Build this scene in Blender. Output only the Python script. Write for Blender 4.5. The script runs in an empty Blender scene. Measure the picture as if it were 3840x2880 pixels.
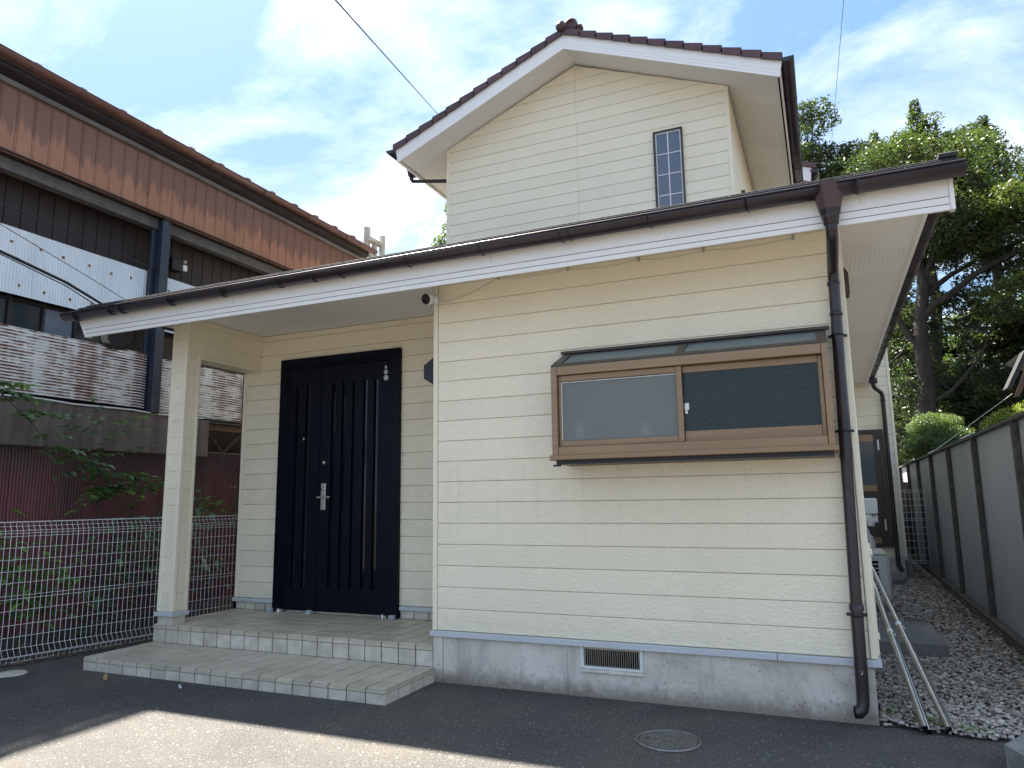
import bpy, bmesh, math, random
import numpy as np
from mathutils import Matrix, Vector
random.seed(7); RNG = np.random.default_rng(11)
R = math.radians
C = bpy.context.scene.collection

# ------------------------------------------------------------------ camera
sc = bpy.context.scene
cam_d = bpy.data.cameras.new('camera'); cam = bpy.data.objects.new('camera', cam_d); C.objects.link(cam)
cam_d.sensor_width = 36; cam_d.lens = 36*2691.1/3840; cam_d.clip_end = 2000; cam_d.clip_start = .05
yaw, pitch, roll = 0.40804, 0.15888, -0.01386
fwd = Vector((-math.sin(yaw)*math.cos(pitch), math.cos(yaw)*math.cos(pitch), math.sin(pitch)))
rgt = Vector((math.cos(yaw), math.sin(yaw), 0)); up = rgt.cross(fwd)
r2 = math.cos(roll)*rgt+math.sin(roll)*up; u2 = -math.sin(roll)*rgt+math.cos(roll)*up
mw = Matrix((r2, u2, -fwd)).transposed().to_4x4(); mw.translation = Vector((2.70025, -4.7508, 1.28934))
cam.matrix_world = mw
sc.camera = cam
# ------------------------------------------------------------------ sky
SUN = Vector((-.509, .227, 1)).normalized()      # towards the sun
elev = math.asin(SUN.z); az = math.atan2(SUN.x, SUN.y)
w = bpy.data.worlds.new('World'); sc.world = w; w.use_nodes = True
nt = w.node_tree; nt.nodes.clear()
def N(nt, t, **k):
    n = nt.nodes.new(t)
    for a, b in k.items():
        if a.startswith('i_'):
            key = a[2:]; key = int(key) if key.isdigit() else key.replace('_', ' ')
            n.inputs[key].default_value = b
        else: setattr(n, a, b)
    return n
L = lambda nt, a, b: nt.links.new(a, b)
def math_n(nt, op, a, b=None, c=None, clamp=False):
    n = nt.nodes.new('ShaderNodeMath'); n.operation = op; n.use_clamp = clamp
    for i, v in enumerate((a, b, c)):
        if v is None: continue
        if isinstance(v, (int, float)): n.inputs[i].default_value = v
        else: nt.links.new(v, n.inputs[i])
    return n.outputs[0]
def ramp(nt, fac, stops):
    n = nt.nodes.new('ShaderNodeValToRGB'); el = n.color_ramp.elements
    while len(el) < len(stops): el.new(.5)
    for e, (p, c) in zip(el, stops):
        e.position = p; e.color = (c, c, c, 1) if isinstance(c, (int, float)) else (*c, 1)
    nt.links.new(fac, n.inputs[0]); return n.outputs[0]
def mixc(nt, fac, a, b, mode='MIX'):
    n = nt.nodes.new('ShaderNodeMix'); n.data_type = 'RGBA'; n.blend_type = mode
    for i, v in ((0, fac), (6, a), (7, b)):
        if isinstance(v, (int, float)): n.inputs[i].default_value = v
        elif isinstance(v, tuple): n.inputs[i].default_value = (*v, 1)
        else: nt.links.new(v, n.inputs[i])
    return n.outputs[2]
sky = N(nt, 'ShaderNodeTexSky'); sky.sky_type = 'NISHITA'; sky.sun_disc = False
sky.sun_elevation = elev; sky.sun_rotation = az; sky.altitude = 30; sky.air_density = 1.0; sky.dust_density = 3.5; sky.ozone_density = 2.0
tc = N(nt, 'ShaderNodeTexCoord'); sx = N(nt, 'ShaderNodeSeparateXYZ'); L(nt, tc.outputs['Generated'], sx.inputs[0])
den = math_n(nt, 'ADD', math_n(nt, 'MAXIMUM', sx.outputs[2], 0.0), .22)
cb = N(nt, 'ShaderNodeCombineXYZ')
L(nt, math_n(nt, 'DIVIDE', sx.outputs[0], den), cb.inputs[0]); L(nt, math_n(nt, 'DIVIDE', sx.outputs[1], den), cb.inputs[1])
mp = N(nt, 'ShaderNodeMapping'); mp.inputs['Location'].default_value = (6.1, 12.3, 0); mp.inputs['Rotation'].default_value = (0, 0, R(25)); mp.inputs['Scale'].default_value = (1.0, 1.5, 1)
L(nt, cb.outputs[0], mp.inputs[0])
n1 = N(nt, 'ShaderNodeTexNoise', i_Scale=1.35, i_Detail=10.0, i_Roughness=.60, i_Distortion=.5); L(nt, mp.outputs[0], n1.inputs['Vector'])
cl = ramp(nt, n1.outputs[0], [(.44, 0.0), (.55, .06), (.66, .24), (.83, 1.0)])
n2 = N(nt, 'ShaderNodeTexNoise', i_Scale=3.2, i_Detail=6.0); L(nt, mp.outputs[0], n2.inputs['Vector'])
ccol = ramp(nt, n2.outputs[0], [(.35, (3.1, 2.80, 2.35)), (.7, (4.5, 4.02, 3.25))])
blue = mixc(nt, .72, mixc(nt, 1.0, sky.outputs[0], (.10, .12, .14), 'MULTIPLY'), (.195, .352, .60))
hz = ramp(nt, sx.outputs[2], [(0.0, .6), (.25, .12), (.5, 0.0)])
blue = mixc(nt, hz, blue, (.42, .52, .63))
# real cloud cover is brightest towards the zenith: L = a + b sin(elevation)
zen = math_n(nt, 'ADD', math_n(nt, 'MULTIPLY', math_n(nt, 'MAXIMUM', sx.outputs[2], 0.0), 1.5), .50)
ccol = mixc(nt, 1.0, ccol, zen, 'MULTIPLY')
col = mixc(nt, cl, blue, ccol)
bg = N(nt, 'ShaderNodeBackground'); bg.inputs[1].default_value = .15
L(nt, col, bg.inputs[0]); wo = N(nt, 'ShaderNodeOutputWorld'); L(nt, bg.outputs[0], wo.inputs[0])
# ------------------------------------------------------------------ sun and exposure
sd = bpy.data.lights.new('sun', 'SUN'); sd.energy = 2.0; sd.angle = R(1.2); sd.color = (1, .93, .83)
so = bpy.data.objects.new('sun', sd); C.objects.link(so); so.rotation_euler = SUN.to_track_quat('Z', 'Y').to_euler(); so.location = (-8, 5, 16)
vs = sc.view_settings; vs.view_transform = 'Standard'; vs.look = 'None'; vs.gamma = 1; vs.exposure = 3.65; vs.use_curve_mapping = False

# ------------------------------------------------------------------ materials
MATS = {}
def new_mat(name):
    m = bpy.data.materials.new(name); m.use_nodes = True; nt = m.node_tree
    b = nt.nodes['Principled BSDF']; g = nt.nodes.new('ShaderNodeNewGeometry'); MATS[name] = m
    return m, nt, b, g.outputs['Position']
def mapped(nt, pos, scale):
    mp = nt.nodes.new('ShaderNodeMapping'); mp.inputs['Scale'].default_value = scale; nt.links.new(pos, mp.inputs[0]); return mp.outputs[0]
def noise(nt, vec, s, d=4, r=.55, dist=0):
    n = N(nt, 'ShaderNodeTexNoise', i_Scale=s, i_Detail=float(d), i_Roughness=r, i_Distortion=float(dist)); nt.links.new(vec, n.inputs['Vector']); return n.outputs[0]
def bump(nt, b, h, strength, dist=.01, prev=None):
    n = nt.nodes.new('ShaderNodeBump'); n.inputs['Strength'].default_value = strength; n.inputs['Distance'].default_value = dist
    nt.links.new(h, n.inputs['Height'])
    if prev: nt.links.new(prev, n.inputs['Normal'])
    nt.links.new(n.outputs[0], b.inputs['Normal']); return n.outputs[0]
def PM(name, c1, c2=None, s=4, d=5, lo=.35, hi=.65, rough=.6, metal=0, bs=0, bsc=60, stretch=(1, 1, 1), rnd=0, spec=.5, dist=0, bd=.01):
    m, nt, b, pos = new_mat(name)
    v = mapped(nt, pos, stretch); f = noise(nt, v, s, d, .6, dist)
    c2 = c2 or tuple(x*.82 for x in c1)
    col = ramp(nt, f, [(lo, c2), (hi, c1)])
    if rnd:
        oi = nt.nodes.new('ShaderNodeObjectInfo')
        col = mixc(nt, 1.0, col, ramp(nt, oi.outputs['Random'], [(0, 1-rnd), (1, 1+rnd*.5)]), 'MULTIPLY')
    nt.links.new(col, b.inputs['Base Color'])
    b.inputs['Roughness'].default_value = rough; b.inputs['Metallic'].default_value = metal; b.inputs['Specular IOR Level'].default_value = spec
    if bs: bump(nt, b, noise(nt, v, bsc, 4), bs, bd)
    return m

def siding():
    m, nt, b, pos = new_mat('cream_siding')
    f = noise(nt, pos, 1.3, 4)
    col = ramp(nt, f, [(.3, (.885, .80, .60)), (.7, (.925, .845, .65))])
    st = noise(nt, mapped(nt, pos, (2.2, 2.2, .35)), 2.0, 5)
    col = mixc(nt, ramp(nt, st, [(.50, 0.0), (.8, .18)]), col, (.70, .63, .48))
    sx = nt.nodes.new('ShaderNodeSeparateXYZ'); nt.links.new(pos, sx.inputs[0])
    drip = ramp(nt, noise(nt, mapped(nt, pos, (16, 16, .5)), 1.0, 4, .65), [(.56, 0.0), (.72, 1.0)])
    below = math_n(nt, 'MULTIPLY', ramp(nt, sx.outputs[2], [(.95, 0.0), (1.0, 0.0)]) if False else ramp(nt, math_n(nt, 'MULTIPLY', sx.outputs[2], .5), [(.42, 0.0), (.76, .9), (.775, 0.0)]), math_n(nt, 'MULTIPLY', ramp(nt, sx.outputs[0], [(.0, 0.0), (.02, 1.0)]), .28))
    col = mixc(nt, math_n(nt, 'MULTIPLY', drip, below), col, (.40, .37, .30))
    low = ramp(nt, math_n(nt, 'ADD', sx.outputs[2], math_n(nt, 'MULTIPLY', noise(nt, mapped(nt, pos, (5, 5, 5)), 1.5, 5), .35)), [(.50, .25), (.70, 0.0)])
    col = mixc(nt, low, col, (.50, .46, .37))
    oi = nt.nodes.new('ShaderNodeObjectInfo')
    col = mixc(nt, 1.0, col, ramp(nt, oi.outputs['Random'], [(0, .955), (1, 1.015)]), 'MULTIPLY')
    nt.links.new(col, b.inputs['Base Color']); b.inputs['Roughness'].default_value = .55
    wv = N(nt, 'ShaderNodeTexVoronoi', i_Scale=75.0); wv.feature = 'SMOOTH_F1'
    nz = N(nt, 'ShaderNodeTexNoise', i_Scale=30.0, i_Detail=3.0); nt.links.new(pos, nz.inputs['Vector'])
    dv = mixc(nt, .06, mapped(nt, pos, (.55, .55, 1.15)), nz.outputs['Color']); nt.links.new(dv, wv.inputs['Vector'])
    bump(nt, b, wv.outputs['Distance'], .65, .007)
    return m
siding()
PM('cream_trim', (.88, .815, .62), (.85, .78, .59), rough=.45)
def white_trim():
    m = PM('white_trim', (.90, .88, .84), (.87, .85, .81), s=3, rough=.4)
white_trim()
PM('soffit_white', (.86, .85, .82), (.82, .81, .78), s=2, rough=.7)
PM('gutter_brown', (.026, .017, .021), (.016, .011, .014), s=8, rough=.33, spec=.6)
PM('funnel_brown', (.085, .048, .046), (.06, .036, .036), s=12, rough=.4)
PM('roof_edge_black', (.035, .033, .035), (.018, .018, .02), s=25, rough=.75, bs=.5, bsc=120)
PM('roof_tile_red', (.115, .048, .046), (.075, .036, .038), s=9, rough=.42, rnd=.3, bs=.3, bsc=90)
PM('flashing_grey', (.56, .585, .60), (.51, .535, .55), s=2, rough=.45)
PM('bronze', (.31, .205, .118), (.25, .165, .095), s=3, stretch=(.3, 1, 6), rough=.38, metal=.45)
PM('bronze_dark', (.075, .058, .048), (.05, .04, .034), s=10, rough=.45, metal=.3)
PM('door_navy', (.0014, .0028, .0105), (.0010, .0020, .0075), s=6, rough=.38, spec=.16)
PM('black_metal', (.005, .006, .008), (.004, .004, .006), rough=.4)
PM('satin_steel', (.55, .54, .50), (.48, .47, .44), rough=.3, metal=1)
PM('stainless', (.60, .58, .54), (.46, .44, .40), s=14, stretch=(1, 1, .3), rough=.16, metal=1)
PM('grey_plastic', (.45, .48, .50), rough=.5)
PM('light_grey', (.72, .72, .70), (.66, .66, .64), s=8, rough=.5)
PM('meter_grey', (.74, .76, .72), (.66, .68, .64), s=12, rough=.45)
PM('dark_hole', (.006, .006, .007), rough=.9)
PM('white_plastic', (.78, .78, .77), rough=.35)
PM('ivory_plastic', (.66, .62, .54), (.56, .52, .44), s=9, rough=.5)
PM('wire_white', (.86, .87, .86), (.80, .81, .80), s=20, rough=.4)
PM('cable_black', (.02, .02, .022), rough=.6)
PM('cable_cream', (.62, .58, .46), rough=.6)
PM('warehouse_gutter', (.17, .075, .052), (.12, .055, .042), s=5, rough=.38)
PM('warehouse_dark', (.030, .020, .019), (.020, .013, .013), s=4, rough=.65, stretch=(1, 1, .3))
PM('warehouse_beam', (.135, .13, .125), (.09, .085, .085), s=7, rough=.75, bs=.2, bsc=30)
PM('fascia_board', (.17, .155, .14), (.10, .085, .08), s=6, rough=.8, stretch=(1, .3, 2))
PM('pole_blue_black', (.030, .040, .058), (.018, .025, .038), s=14, rough=.45, bs=.3, bsc=60)
PM('beam_concrete', (.19, .165, .145), (.10, .085, .075), s=3, stretch=(1, 3, .6), rough=.9, bs=.5, bsc=70)
PM('base_concrete_dark', (.09, .085, .075), (.045, .045, .04), s=6, rough=.9, bs=.4)
PM('fence_sheet', (.44, .45, .465), (.365, .375, .39), s=1.5, stretch=(1, 1, .25), rough=.5, rnd=.10)
PM('fence_post', (.14, .125, .11), (.065, .06, .055), s=22, stretch=(1, 1, .4), rough=.8, bs=.5, bsc=50)
PM('kerb_stone', (.27, .265, .25), (.17, .17, .165), s=8, rough=.85, bs=.6, bsc=60)
PM('slab_concrete', (.25, .25, .235), (.16, .165, .16), s=5, rough=.9, bs=.3, bsc=80, stretch=(1, .5, 1))
PM('soil', (.085, .07, .055), (.035, .03, .025), s=14, rough=.95, bs=.8, bsc=40)
PM('bark', (.040, .033, .027), (.016, .014, .012), s=9, stretch=(1, 1, .3), rough=.9, bs=.8, bsc=25, bd=.03)
PM('twig', (.12, .09, .06), (.07, .055, .04), rough=.8)
PM('dead_leaf', (.38, .25, .11), (.22, .13, .06), s=60, rough=.7)
PM('orange_leaf', (.48, .20, .09), (.3, .12, .06), s=60, rough=.7)
PM('disc_cream', (.55, .52, .42), (.38, .36, .30), s=20, rough=.7)
PM('hose_ivory', (.50, .47, .40), (.42, .39, .33), s=9, rough=.6)
PM('cover_blue_grey', (.56, .60, .66), rough=.4)
PM('wood_brown', (.11, .052, .030), (.06, .028, .018), s=6, rough=.6)
PM('gate_tile', (.22, .21, .20), (.14, .14, .135), s=10, rough=.6)
PM('window_lining', (.30, .31, .30), rough=.7)
PM('weathered_white', (.55, .53, .46), (.30, .28, .24), s=12, stretch=(1, 1, .3), rough=.8)
PM('sticker_white', (.6, .62, .66), rough=.5)
PM('sticker_blue', (.25, .38, .55), (.55, .6, .66), s=90, lo=.48, hi=.52, rough=.5)

def tile_mat():
    m, nt, b, pos = new_mat('porch_tile')
    f = noise(nt, pos, 3, 5)
    col = ramp(nt, f, [(.3, (.50, .445, .33)), (.7, (.61, .55, .43))])
    sp = noise(nt, pos, 230, 2); col = mixc(nt, ramp(nt, sp, [(.55, 0.0), (.7, .35)]), col, (.22, .20, .17))
    oi = nt.nodes.new('ShaderNodeObjectInfo')
    col = mixc(nt, 1.0, col, ramp(nt, oi.outputs['Random'], [(0, .88), (1, 1.07)]), 'MULTIPLY')
    nt.links.new(col, b.inputs['Base Color']); b.inputs['Roughness'].default_value = .42
    bump(nt, b, sp, .25, .002)
tile_mat()
PM('tile_grout', (.13, .105, .075), (.075, .06, .045), s=9, rough=.95, bs=.4, bsc=90)
PM('riser_tile', (.66, .61, .505), (.49, .45, .365), s=9, rough=.5, rnd=.12)

def concrete():
    m, nt, b, pos = new_mat('foundation_concrete')
    f = noise(nt, pos, 2.2, 8, .62, .6)
    col = ramp(nt, f, [(.32, (.44, .40, .335)), (.5, (.63, .585, .50)), (.68, (.73, .685, .60))])
    st = noise(nt, mapped(nt, pos, (5, 5, 1.2)), 1.6, 6, .6, 1.0)
    col = mixc(nt, ramp(nt, st, [(.52, 0.0), (.66, .5)]), col, (.36, .34, .30))
    sp = nt.nodes.new('ShaderNodeSeparateXYZ'); nt.links.new(pos, sp.inputs[0])
    low = math_n(nt, 'ADD', sp.outputs[2], math_n(nt, 'MULTIPLY', noise(nt, mapped(nt, pos, (4, 4, 4)), 4, 5), -.14))
    col = mixc(nt, ramp(nt, math_n(nt, 'ADD', low, .1), [(.05, .85), (.15, 0.0)]), col, (.22, .18, .13))
    vo = N(nt, 'ShaderNodeTexVoronoi', i_Scale=30.0, i_Randomness=1.0); nt.links.new(mapped(nt, pos, (1, 1, 1.6)), vo.inputs['Vector'])
    pit = ramp(nt, vo.outputs['Distance'], [(.10, 1.0), (.2, 0.0)])
    vo2 = N(nt, 'ShaderNodeTexNoise', i_Scale=5.0); nt.links.new(pos, vo2.inputs['Vector'])
    pit = math_n(nt, 'MULTIPLY', pit, ramp(nt, vo2.outputs[0], [(.48, 0.0), (.56, 1.0)]))
    col = mixc(nt, math_n(nt, 'MULTIPLY', pit, .75), col, (.10, .10, .095))
    nt.links.new(col, b.inputs['Base Color']); b.inputs['Roughness'].default_value = .9
    p = bump(nt, b, noise(nt, pos, 60, 5), .3, .006)
    bump(nt, b, math_n(nt, 'SUBTRACT', 1.0, pit), .6, .006, p)
concrete()

def asphalt():
    m, nt, b, pos = new_mat('asphalt')
    big = noise(nt, pos, .9, 5, .55, .4)
    col = ramp(nt, big, [(.34, (.056, .053, .050)), (.48, (.072, .068, .063)), (.60, (.090, .082, .070)), (.72, (.066, .063, .059))])
    fine = noise(nt, pos, 95, 4, .75)
    col = mixc(nt, 1.0, col, ramp(nt, fine, [(.35, .35), (.65, 1.65)]), 'MULTIPLY')
    vo = N(nt, 'ShaderNodeTexVoronoi', i_Scale=78.0); nt.links.new(pos, vo.inputs['Vector'])
    sp = nt.nodes.new('ShaderNodeSeparateColor'); nt.links.new(vo.outputs['Color'], sp.inputs[0])
    chip = math_n(nt, 'MULTIPLY', ramp(nt, sp.outputs[0], [(.95, 0.0), (.975, 1.0)]), ramp(nt, vo.outputs['Distance'], [(.32, 1.0), (.5, 0.0)]))
    col = mixc(nt, math_n(nt, 'MULTIPLY', chip, .7), col, (.40, .40, .385))
    chip2 = math_n(nt, 'MULTIPLY', ramp(nt, sp.outputs[1], [(.55, 0.0), (.8, 1.0)]), ramp(nt, vo.outputs['Distance'], [(.3, 1.0), (.6, 0.0)]))
    col = mixc(nt, math_n(nt, 'MULTIPLY', chip2, .35), col, (.19, .18, .165))
    ck = N(nt, 'ShaderNodeTexVoronoi', i_Scale=.85); ck.feature = 'DISTANCE_TO_EDGE'
    cn = N(nt, 'ShaderNodeTexNoise', i_Scale=5.0, i_Detail=6.0); nt.links.new(pos, cn.inputs['Vector']); nt.links.new(mixc(nt, .10, pos, cn.outputs['Color']), ck.inputs['Vector'])
    cmask = ramp(nt, noise(nt, pos, .8, 3), [(.47, 0.0), (.56, .8)])
    crack = math_n(nt, 'MULTIPLY', ramp(nt, ck.outputs['Distance'], [(.001, .25), (.004, 0.0)]), cmask)
    col = mixc(nt, crack, col, (.018, .017, .016))
    # sunlight put into the colour: paler, grainy band before the house, ragged edge
    sx = nt.nodes.new('ShaderNodeSeparateXYZ'); nt.links.new(pos, sx.inputs[0])
    yy = math_n(nt, 'ADD', sx.outputs[1], math_n(nt, 'MULTIPLY', noise(nt, pos, .8, 5), 1.2))
    sun_tint = ramp(nt, math_n(nt, 'MULTIPLY', math_n(nt, 'SUBTRACT', -.15, yy), .8, clamp=True), [(0, 0.0), (1, .12)])
    sun_grain = ramp(nt, noise(nt, pos, 80, 4, .8), [(.36, (.040, .034, .028)), (.64, (.145, .130, .108))])
    col = mixc(nt, sun_tint, col, sun_grain)
    nt.links.new(col, b.inputs['Base Color']); b.inputs['Roughness'].default_value = .82; b.inputs['Specular IOR Level'].default_value = .35
    p = bump(nt, b, vo.outputs['Distance'], .55, .006)
    bump(nt, b, noise(nt, pos, 45, 5, .7), .45, .01, p)
asphalt()

def rust_mat():
    m, nt, b, pos = new_mat('rusty_galvanised')
    bands = noise(nt, mapped(nt, pos, (0, 2.2, .22)), 1.6, 4, .6)
    fine = noise(nt, mapped(nt, pos, (1, 2.6, 9)), 2.0, 4, .6)
    s = math_n(nt, 'ADD', math_n(nt, 'MULTIPLY', bands, .62), math_n(nt, 'MULTIPLY', fine, .42))
    g = nt.nodes.new('ShaderNodeNewGeometry'); sn = nt.nodes.new('ShaderNodeSeparateXYZ'); nt.links.new(g.outputs['Normal'], sn.inputs[0])
    s = math_n(nt, 'ADD', s, math_n(nt, 'MULTIPLY', sn.outputs[2], -.10))
    fac = ramp(nt, s, [(.55, 0.0), (.61, .95)])
    base = ramp(nt, noise(nt, pos, 6, 5), [(.3, (.72, .73, .72)), (.7, (.88, .88, .86))])
    col = mixc(nt, fac, base, ramp(nt, noise(nt, pos, 30, 4), [(.3, (.15, .055, .028)), (.7, (.27, .12, .06))]))
    nt.links.new(col, b.inputs['Base Color'])
    nt.links.new(ramp(nt, fac, [(0, .38), (1, .85)]), b.inputs['Roughness']); nt.links.new(ramp(nt, fac, [(0, .15), (1, 0.0)]), b.inputs['Metallic'])
rust_mat()
def red_mat():
    m, nt, b, pos = new_mat('red_corrugated')
    f = noise(nt, mapped(nt, pos, (1, 3, .5)), 1.6, 6, .6)
    col = ramp(nt, f, [(.3, (.07, .026, .028)), (.55, (.15, .038, .040)), (.8, (.20, .068, .060))])
    sx = nt.nodes.new('ShaderNodeSeparateXYZ'); nt.links.new(pos, sx.inputs[0])
    dark_z = math_n(nt, 'ADD', sx.outputs[2], math_n(nt, 'MULTIPLY', noise(nt, mapped(nt, pos, (1, 2.2, .8)), 1.5, 4), -1.0))
    col = mixc(nt, ramp(nt, math_n(nt, 'SUBTRACT', dark_z, .85), [(.1, 0.0), (.55, .8)]), col, (.035, .026, .028))  # darker towards the top of the sheets, with a ragged edge
    nt.links.new(col, b.inputs['Base Color']); b.inputs['Roughness'].default_value = .5
red_mat()
PM('white_corrugated', (.74, .79, .82), (.66, .71, .74), s=4, stretch=(1, 2, .3), rough=.45)
PM('rust_spot', (.33, .17, .04), (.08, .04, .02), s=60, rough=.8)
def brown_mat():
    m, nt, b, pos = new_mat('brown_panel')
    f = noise(nt, mapped(nt, pos, (1, 1, .5)), 3, 4)
    col = ramp(nt, f, [(.3, (.29, .125, .065)), (.7, (.35, .165, .092))])
    sx = nt.nodes.new('ShaderNodeSeparateXYZ'); nt.links.new(pos, sx.inputs[0])
    e = math_n(nt, 'ADD', sx.outputs[2], math_n(nt, 'MULTIPLY', noise(nt, mapped(nt, pos, (1, 9, .7)), 1.2, 4, .6), -.85))
    col = mixc(nt, ramp(nt, math_n(nt, 'SUBTRACT', e, 4.2), [(.32, 0.0), (.40, .62), (.9, .75)]), col, (.11, .055, .040))
    nt.links.new(col, b.inputs['Base Color']); b.inputs['Roughness'].default_value = .42; b.inputs['Specular IOR Level'].default_value = .4
brown_mat()
def glass(name, col, rough, bs=0, bsc=80, trans=0.0):
    m, nt, b, pos = new_mat(name)
    b.inputs['Base Color'].default_value = (*col, 1); b.inputs['Roughness'].default_value = rough
    b.inputs['Transmission Weight'].default_value = trans; b.inputs['IOR'].default_value = 1.45
    if bs:
        nz = N(nt, 'ShaderNodeTexVoronoi', i_Scale=bsc); nz.feature = 'SMOOTH_F1'; nt.links.new(mapped(nt, pos, (1, 1, 1.3)), nz.inputs['Vector'])
        bump(nt, b, nz.outputs['Distance'], bs, .004)
glass('pebbled_dark_pane', (.016, .028, .029), .26, 1.0, 45)
glass('upper_pane', (.14, .17, .22), .12)
glass('door_pane', (.002, .005, .010), .04)
glass('dark_pane', (.02, .03, .035), .08)
def clear_pane(name, col, rough, clear, bs=0):
    m, nt, b, pos = new_mat(name); b.inputs['Base Color'].default_value = (*col, 1); b.inputs['Roughness'].default_value = rough
    if bs:
        nz = N(nt, 'ShaderNodeTexVoronoi', i_Scale=70.0); nz.feature = 'SMOOTH_F1'; nt.links.new(pos, nz.inputs['Vector']); bump(nt, b, nz.outputs['Distance'], bs, .004)
    t = nt.nodes.new('ShaderNodeBsdfTransparent'); t.inputs[0].default_value = (.9, .97, .96, 1); mx = nt.nodes.new('ShaderNodeMixShader'); mx.inputs[0].default_value = clear
    nt.links.new(b.outputs[0], mx.inputs[1]); nt.links.new(t.outputs[0], mx.inputs[2]); nt.links.new(mx.outputs[0], nt.nodes['Material Output'].inputs[0])
clear_pane('frosted_pane', (.27, .275, .26), .35, .5, .6)
clear_pane('top_pane', (.30, .36, .35), .3, .45)
def leaf_mat(name, c1, c2, trans=.35, c3=None):
    m = bpy.data.materials.new(name); m.use_nodes = True; nt = m.node_tree; MATS[name] = m
    b = nt.nodes['Principled BSDF']; out = nt.nodes['Material Output']
    at = nt.nodes.new('ShaderNodeAttribute'); at.attribute_name = 'tone'
    oi = nt.nodes.new('ShaderNodeObjectInfo')
    v = math_n(nt, 'FRACT', math_n(nt, 'ADD', at.outputs['Fac'], math_n(nt, 'MULTIPLY', oi.outputs['Random'], 1.0 if c3 == 'obj' else 0.0)))
    col = ramp(nt, v, [(0, c2), (.7, c1), (1, tuple(min(1, x*1.7) for x in c1))])
    nt.links.new(col, b.inputs['Base Color']); b.inputs['Roughness'].default_value = .38
    t = nt.nodes.new('ShaderNodeBsdfTranslucent'); tcol = mixc(nt, 1.0, col, (1.5, 1.7, .6), 'MULTIPLY'); nt.links.new(tcol, t.inputs[0])
    mx = nt.nodes.new('ShaderNodeMixShader'); mx.inputs[0].default_value = trans
    nt.links.new(b.outputs[0], mx.inputs[1]); nt.links.new(t.outputs[0], mx.inputs[2]); nt.links.new(mx.outputs[0], out.inputs[0])
leaf_mat('leaf_tree', (.056, .078, .034), (.019, .031, .016), .32)
leaf_mat('leaf_tree_bright', (.076, .100, .034), (.028, .044, .018), .34)
leaf_mat('leaf_dark', (.056, .084, .040), (.024, .040, .022), .33)
leaf_mat('leaf_topiary', (.10, .145, .045), (.045, .075, .025), .3)
leaf_mat('leaf_yellow', (.22, .25, .06), (.12, .15, .04), .35)
leaf_mat('leaf_sapling', (.15, .24, .125), (.08, .15, .08), .3, 'obj')
leaf_mat('leaf_lime', (.20, .36, .06), (.13, .26, .05), .45, 'obj')
leaf_mat('leaf_bush', (.15, .26, .07), (.07, .14, .045), .35, 'obj')
def gravel_mat():
    m, nt, b, pos = new_mat('gravel_stone')
    at = nt.nodes.new('ShaderNodeAttribute'); at.attribute_name = 'tone'
    col = ramp(nt, at.outputs['Fac'], [(0, (.11, .085, .07)), (.3, (.33, .285, .24)), (.8, (.56, .51, .445)), (1, (.76, .71, .64))])
    nt.links.new(col, b.inputs['Base Color']); b.inputs['Roughness'].default_value = .8
gravel_mat()
def perf_mat():
    m, nt, b, pos = new_mat('perforated_soffit')
    sx = nt.nodes.new('ShaderNodeSeparateXYZ'); nt.links.new(pos, sx.inputs[0])
    fx = math_n(nt, 'SUBTRACT', math_n(nt, 'FRACT', math_n(nt, 'MULTIPLY', sx.outputs[0], 32)), .5)
    fy = math_n(nt, 'SUBTRACT', math_n(nt, 'FRACT', math_n(nt, 'MULTIPLY', sx.outputs[1], 32)), .5)
    d = math_n(nt, 'ADD', math_n(nt, 'POWER', fx, 2), math_n(nt, 'POWER', fy, 2))
    col = ramp(nt, d, [(.03, (.60, .59, .57)), (.055, (.84, .83, .80))])
    nt.links.new(col, b.inputs['Base Color']); b.inputs['Roughness'].default_value = .7
perf_mat()
PM('rim_iron', (.30, .29, .26), (.16, .155, .14), s=30, rough=.5, metal=.4)
def cover_mat():
    m, nt, b, pos = new_mat('cast_iron')
    col = ramp(nt, noise(nt, pos, 20, 5), [(.3, (.085, .082, .07)), (.7, (.14, .135, .115))])
    nt.links.new(col, b.inputs['Base Color']); b.inputs['Roughness'].default_value = .55; b.inputs['Metallic'].default_value = .3
cover_mat()

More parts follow.
